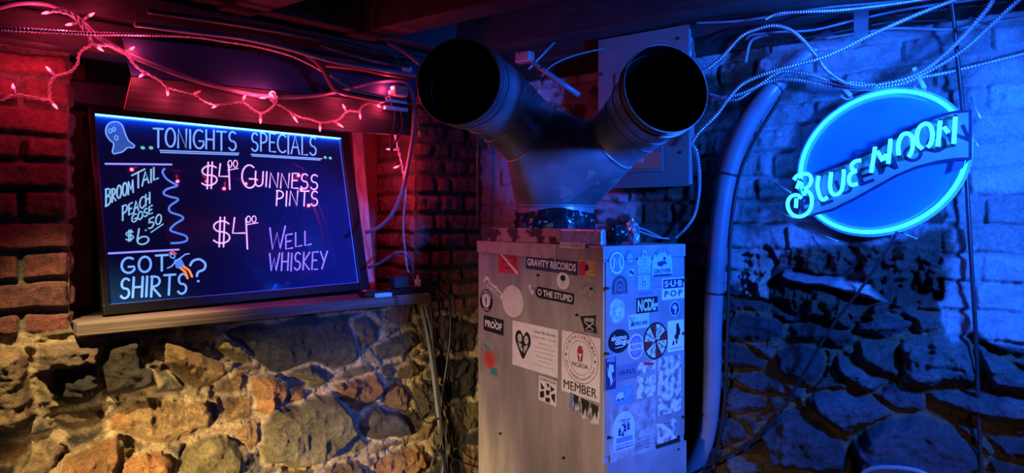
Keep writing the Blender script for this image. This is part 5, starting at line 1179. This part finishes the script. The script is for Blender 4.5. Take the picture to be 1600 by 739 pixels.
bulbs = [(86, 17, 67, 21), (131, 30, 146, 21), (121, 36, 104, 39), (144, 68, 160, 79), (196, 82, 209, 74), (86, 119, 73, 105), (23, 147, 20, 132), (76, 155, 89, 169), (228, 112, 222, 117), (261, 136, 262, 148), (302, 147, 310, 143), (342, 163, 332, 168), (378, 160, 382, 151), (424, 152, 407, 153), (430, 158, 424, 147), (407, 177, 407, 192), (452, 173, 464, 190), (500, 191, 500, 204), (520, 188, 535, 198), (542, 176, 536, 164), (562, 173, 563, 185), (582, 161, 594, 167), (609, 153, 608, 142), (628, 258, 616, 262), (616, 200, 609, 202), (622, 234, 604, 233)]
for bx_, by_, tx, ty in bulbs:
    off = offL(bx_, by_)
    if bx_ > 600: off = .14 if by_ < 190 else .075
    a, b = E_(bx_, by_, off), E_(tx, ty, off+pr.uniform(-.004, .012)); d = b-a; L = d.length; d = d.normalized()
    L = min(max(L, .026), .05); b = a+d*L
    lit = (bx_, by_) not in ((302, 147),)
    m = MB(); m.tube([a, a+d*(L*.5), a+d*(L*.56)], lambda i, t: (.0036, .0046, .0038)[i], 9); sk = m.build('bulb_socket', HUSK, strg, True)
    m = MB(); m.tube([a+d*L*.5, a+d*L*.62, a+d*L*.82, a+d*L*.97, a+d*(L*1.12)], lambda i, t: (.0028, .0042, .0042, .0026, .0003)[i], 9)
    if lit:
        pt = b+d*.014+WL.n*.004
        lamp('bulb_light', 'POINT', pt, pt-UP, PINK_W*(2.2 if bx_ > 600 and by_ > 190 else 1), (1, .04, .12), .006)
    m.build('bulb', PINK if lit else flat('clear_unlit_bulb', (.8, .5, .5)), sk, True)

# ------------------------------------------------------------------ power strip and cords on the sill
BLKP = mat('black_plastic_gloss', (.015, .015, .018), .25, var=.2)
SZT = SZ+.0005
Y = lambda x, y: uL(x, y, .045)[0]
c = wl((Y(566, 452)+Y(688, 452))/2, SZT+.0135, .035); hx_ = (Y(566, 452)-Y(688, 452))/2
m = MB(); m.box(c, WL.ex*hx_, WL.n*.026, UP*.013, .005); ps = m.lone('power_strip', BLKP, 'long black power strip lying on the end of the sill', 'power strip')
for t in (-.7, -.35, 0, .35, .7):
    m = MB(); m.box(c+WL.ex*hx_*t+UP*.0132, WL.ex*.014, WL.n*.014, UP*.0008, .0004); m.build('outlet', mat('outlet_face', (.05, .05, .055), .5), ps)
m = MB(); m.box(c+WL.ex*hx_*-.92+UP*.0145, WL.ex*.008, WL.n*.007, UP*.002, .001); m.build('switch', emit('switch_red', (.8, .05, .05), .25), ps)
ca = c+WL.ex*hx_*-.08+UP*.0142
m = MB(); m.box(c+WL.ex*(-.014)+UP*.040, WL.ex*.036, WL.n*.024, UP*.0245, .004); m.lone('power_adapter', mat('dark_teal_plastic', (.03, .05, .05), .4), 'square dark power adapter plugged in the black strip', 'adapter')
q = c+WL.ex*hx_*.42
m = MB(); m.box(q+UP*.030, WL.ex*.011, WL.n*.012, UP*.015, .003); m.tube([q+UP*.044, q+UP*.062], .006, 10); m.lone('plug', mat('white_plug', (.7, .66, .62), .4), 'white plug of the fairy lights standing in the power strip', 'plug', smooth=True, angle=40)
q2 = c+WL.ex*hx_*.62
m = MB(); m.box(q2+UP*.032, WL.ex*.013, WL.n*.014, UP*.017, .003); m.lone('plug', BLKP, 'black plug beside the white one in the power strip', 'plug')
ctl = E_(599, 460, .075); ctl = Vector((ctl.x, ctl.y, SZT+.008))
m = MB(); m.box(ctl, WL.ex*.036, WL.n*.011, UP*.0075, .003); lc_ = m.lone('light_controller', emit('controller_blue', (.06, .2, 1.0), .75), 'small glowing blue light controller at the front of the sill', 'controller')
e = c+WL.ex*hx_
for i, (pts, off) in enumerate([([(650, 448), (660, 432), (676, 430), (686, 444), (690, 452)], .04), ([(642, 446), (648, 424), (662, 418), (672, 430), (676, 445)], .02), ([(645, 440), (637, 428), (624, 432), (618, 446)], .0)]):
    MB().tube(spline([wl(*uL(x, y, off), off) for x, y in pts], .008), .0036, 8).lone('cord', CABLE, ['black cord arching over the outer end of the power strip', 'black cord arching higher behind the power strip', 'black cord curled beside the power adapter'][i], 'cord', smooth=True)
MB().tube(spline([wl(*uL(x, y, o_), o_) for x, y, o_ in [(575, 418, -.1), (592, 412, -.06), (612, 399, -.02), (626, 394, .0), (636, 398, .01), (643, 412, .014), (647, 432, .014)]], .01), .007, 10).lone('cord', mat('slate_cord', (.1, .11, .13), .4), 'slate cord arching from the casing into the power strip', 'cord', smooth=True)
hang = [([(682, 455), (692, 457), (701, 468), (704, 490), (703, 530), (698, 570), (692, 610), (689, 650), (690, 700), (700, 755)], .07, .0058, 'black cord bowing outward from the end of the power strip'),
        ([(658, 480), (663, 500), (669, 530), (675, 570), (681, 620), (687, 665), (693, 700), (688, 760)], .05, .0085, 'grey blue hose hanging straight from under the sill end'),
        ([(664, 478), (672, 510), (678, 550), (684, 600), (692, 650), (697, 700), (700, 760)], .06, .005, 'black cord hanging close against the grey blue hose'),
        ([(672, 460), (674, 490), (677, 540), (682, 590), (688, 640), (690, 690), (676, 720), (668, 760)], .09, .005, 'black cord hanging from the sill corner and kicking inward low down'),
        ([(688, 640), (697, 660), (703, 690), (704, 712), (722, 722), (748, 730)], .06, .004, 'thin black cord running from the hanging bundle to the furnace'),
        ([(612, 461), (620, 464), (621, 480), (622, 505), (630, 535), (642, 568), (636, 588), (634, 602), (650, 630), (661, 655), (672, 661), (686, 652)], .085, .0028, 'thin kinked black wire dangling below the light controller')]
for pts, off, r, lab in hang:
    MB().tube(spline([wl(*uL(x, y, off), off) for x, y in pts], .012), r, 9).lone('cord', HOSE if 'grey' in lab else CABLE, lab, 'cord', smooth=True)
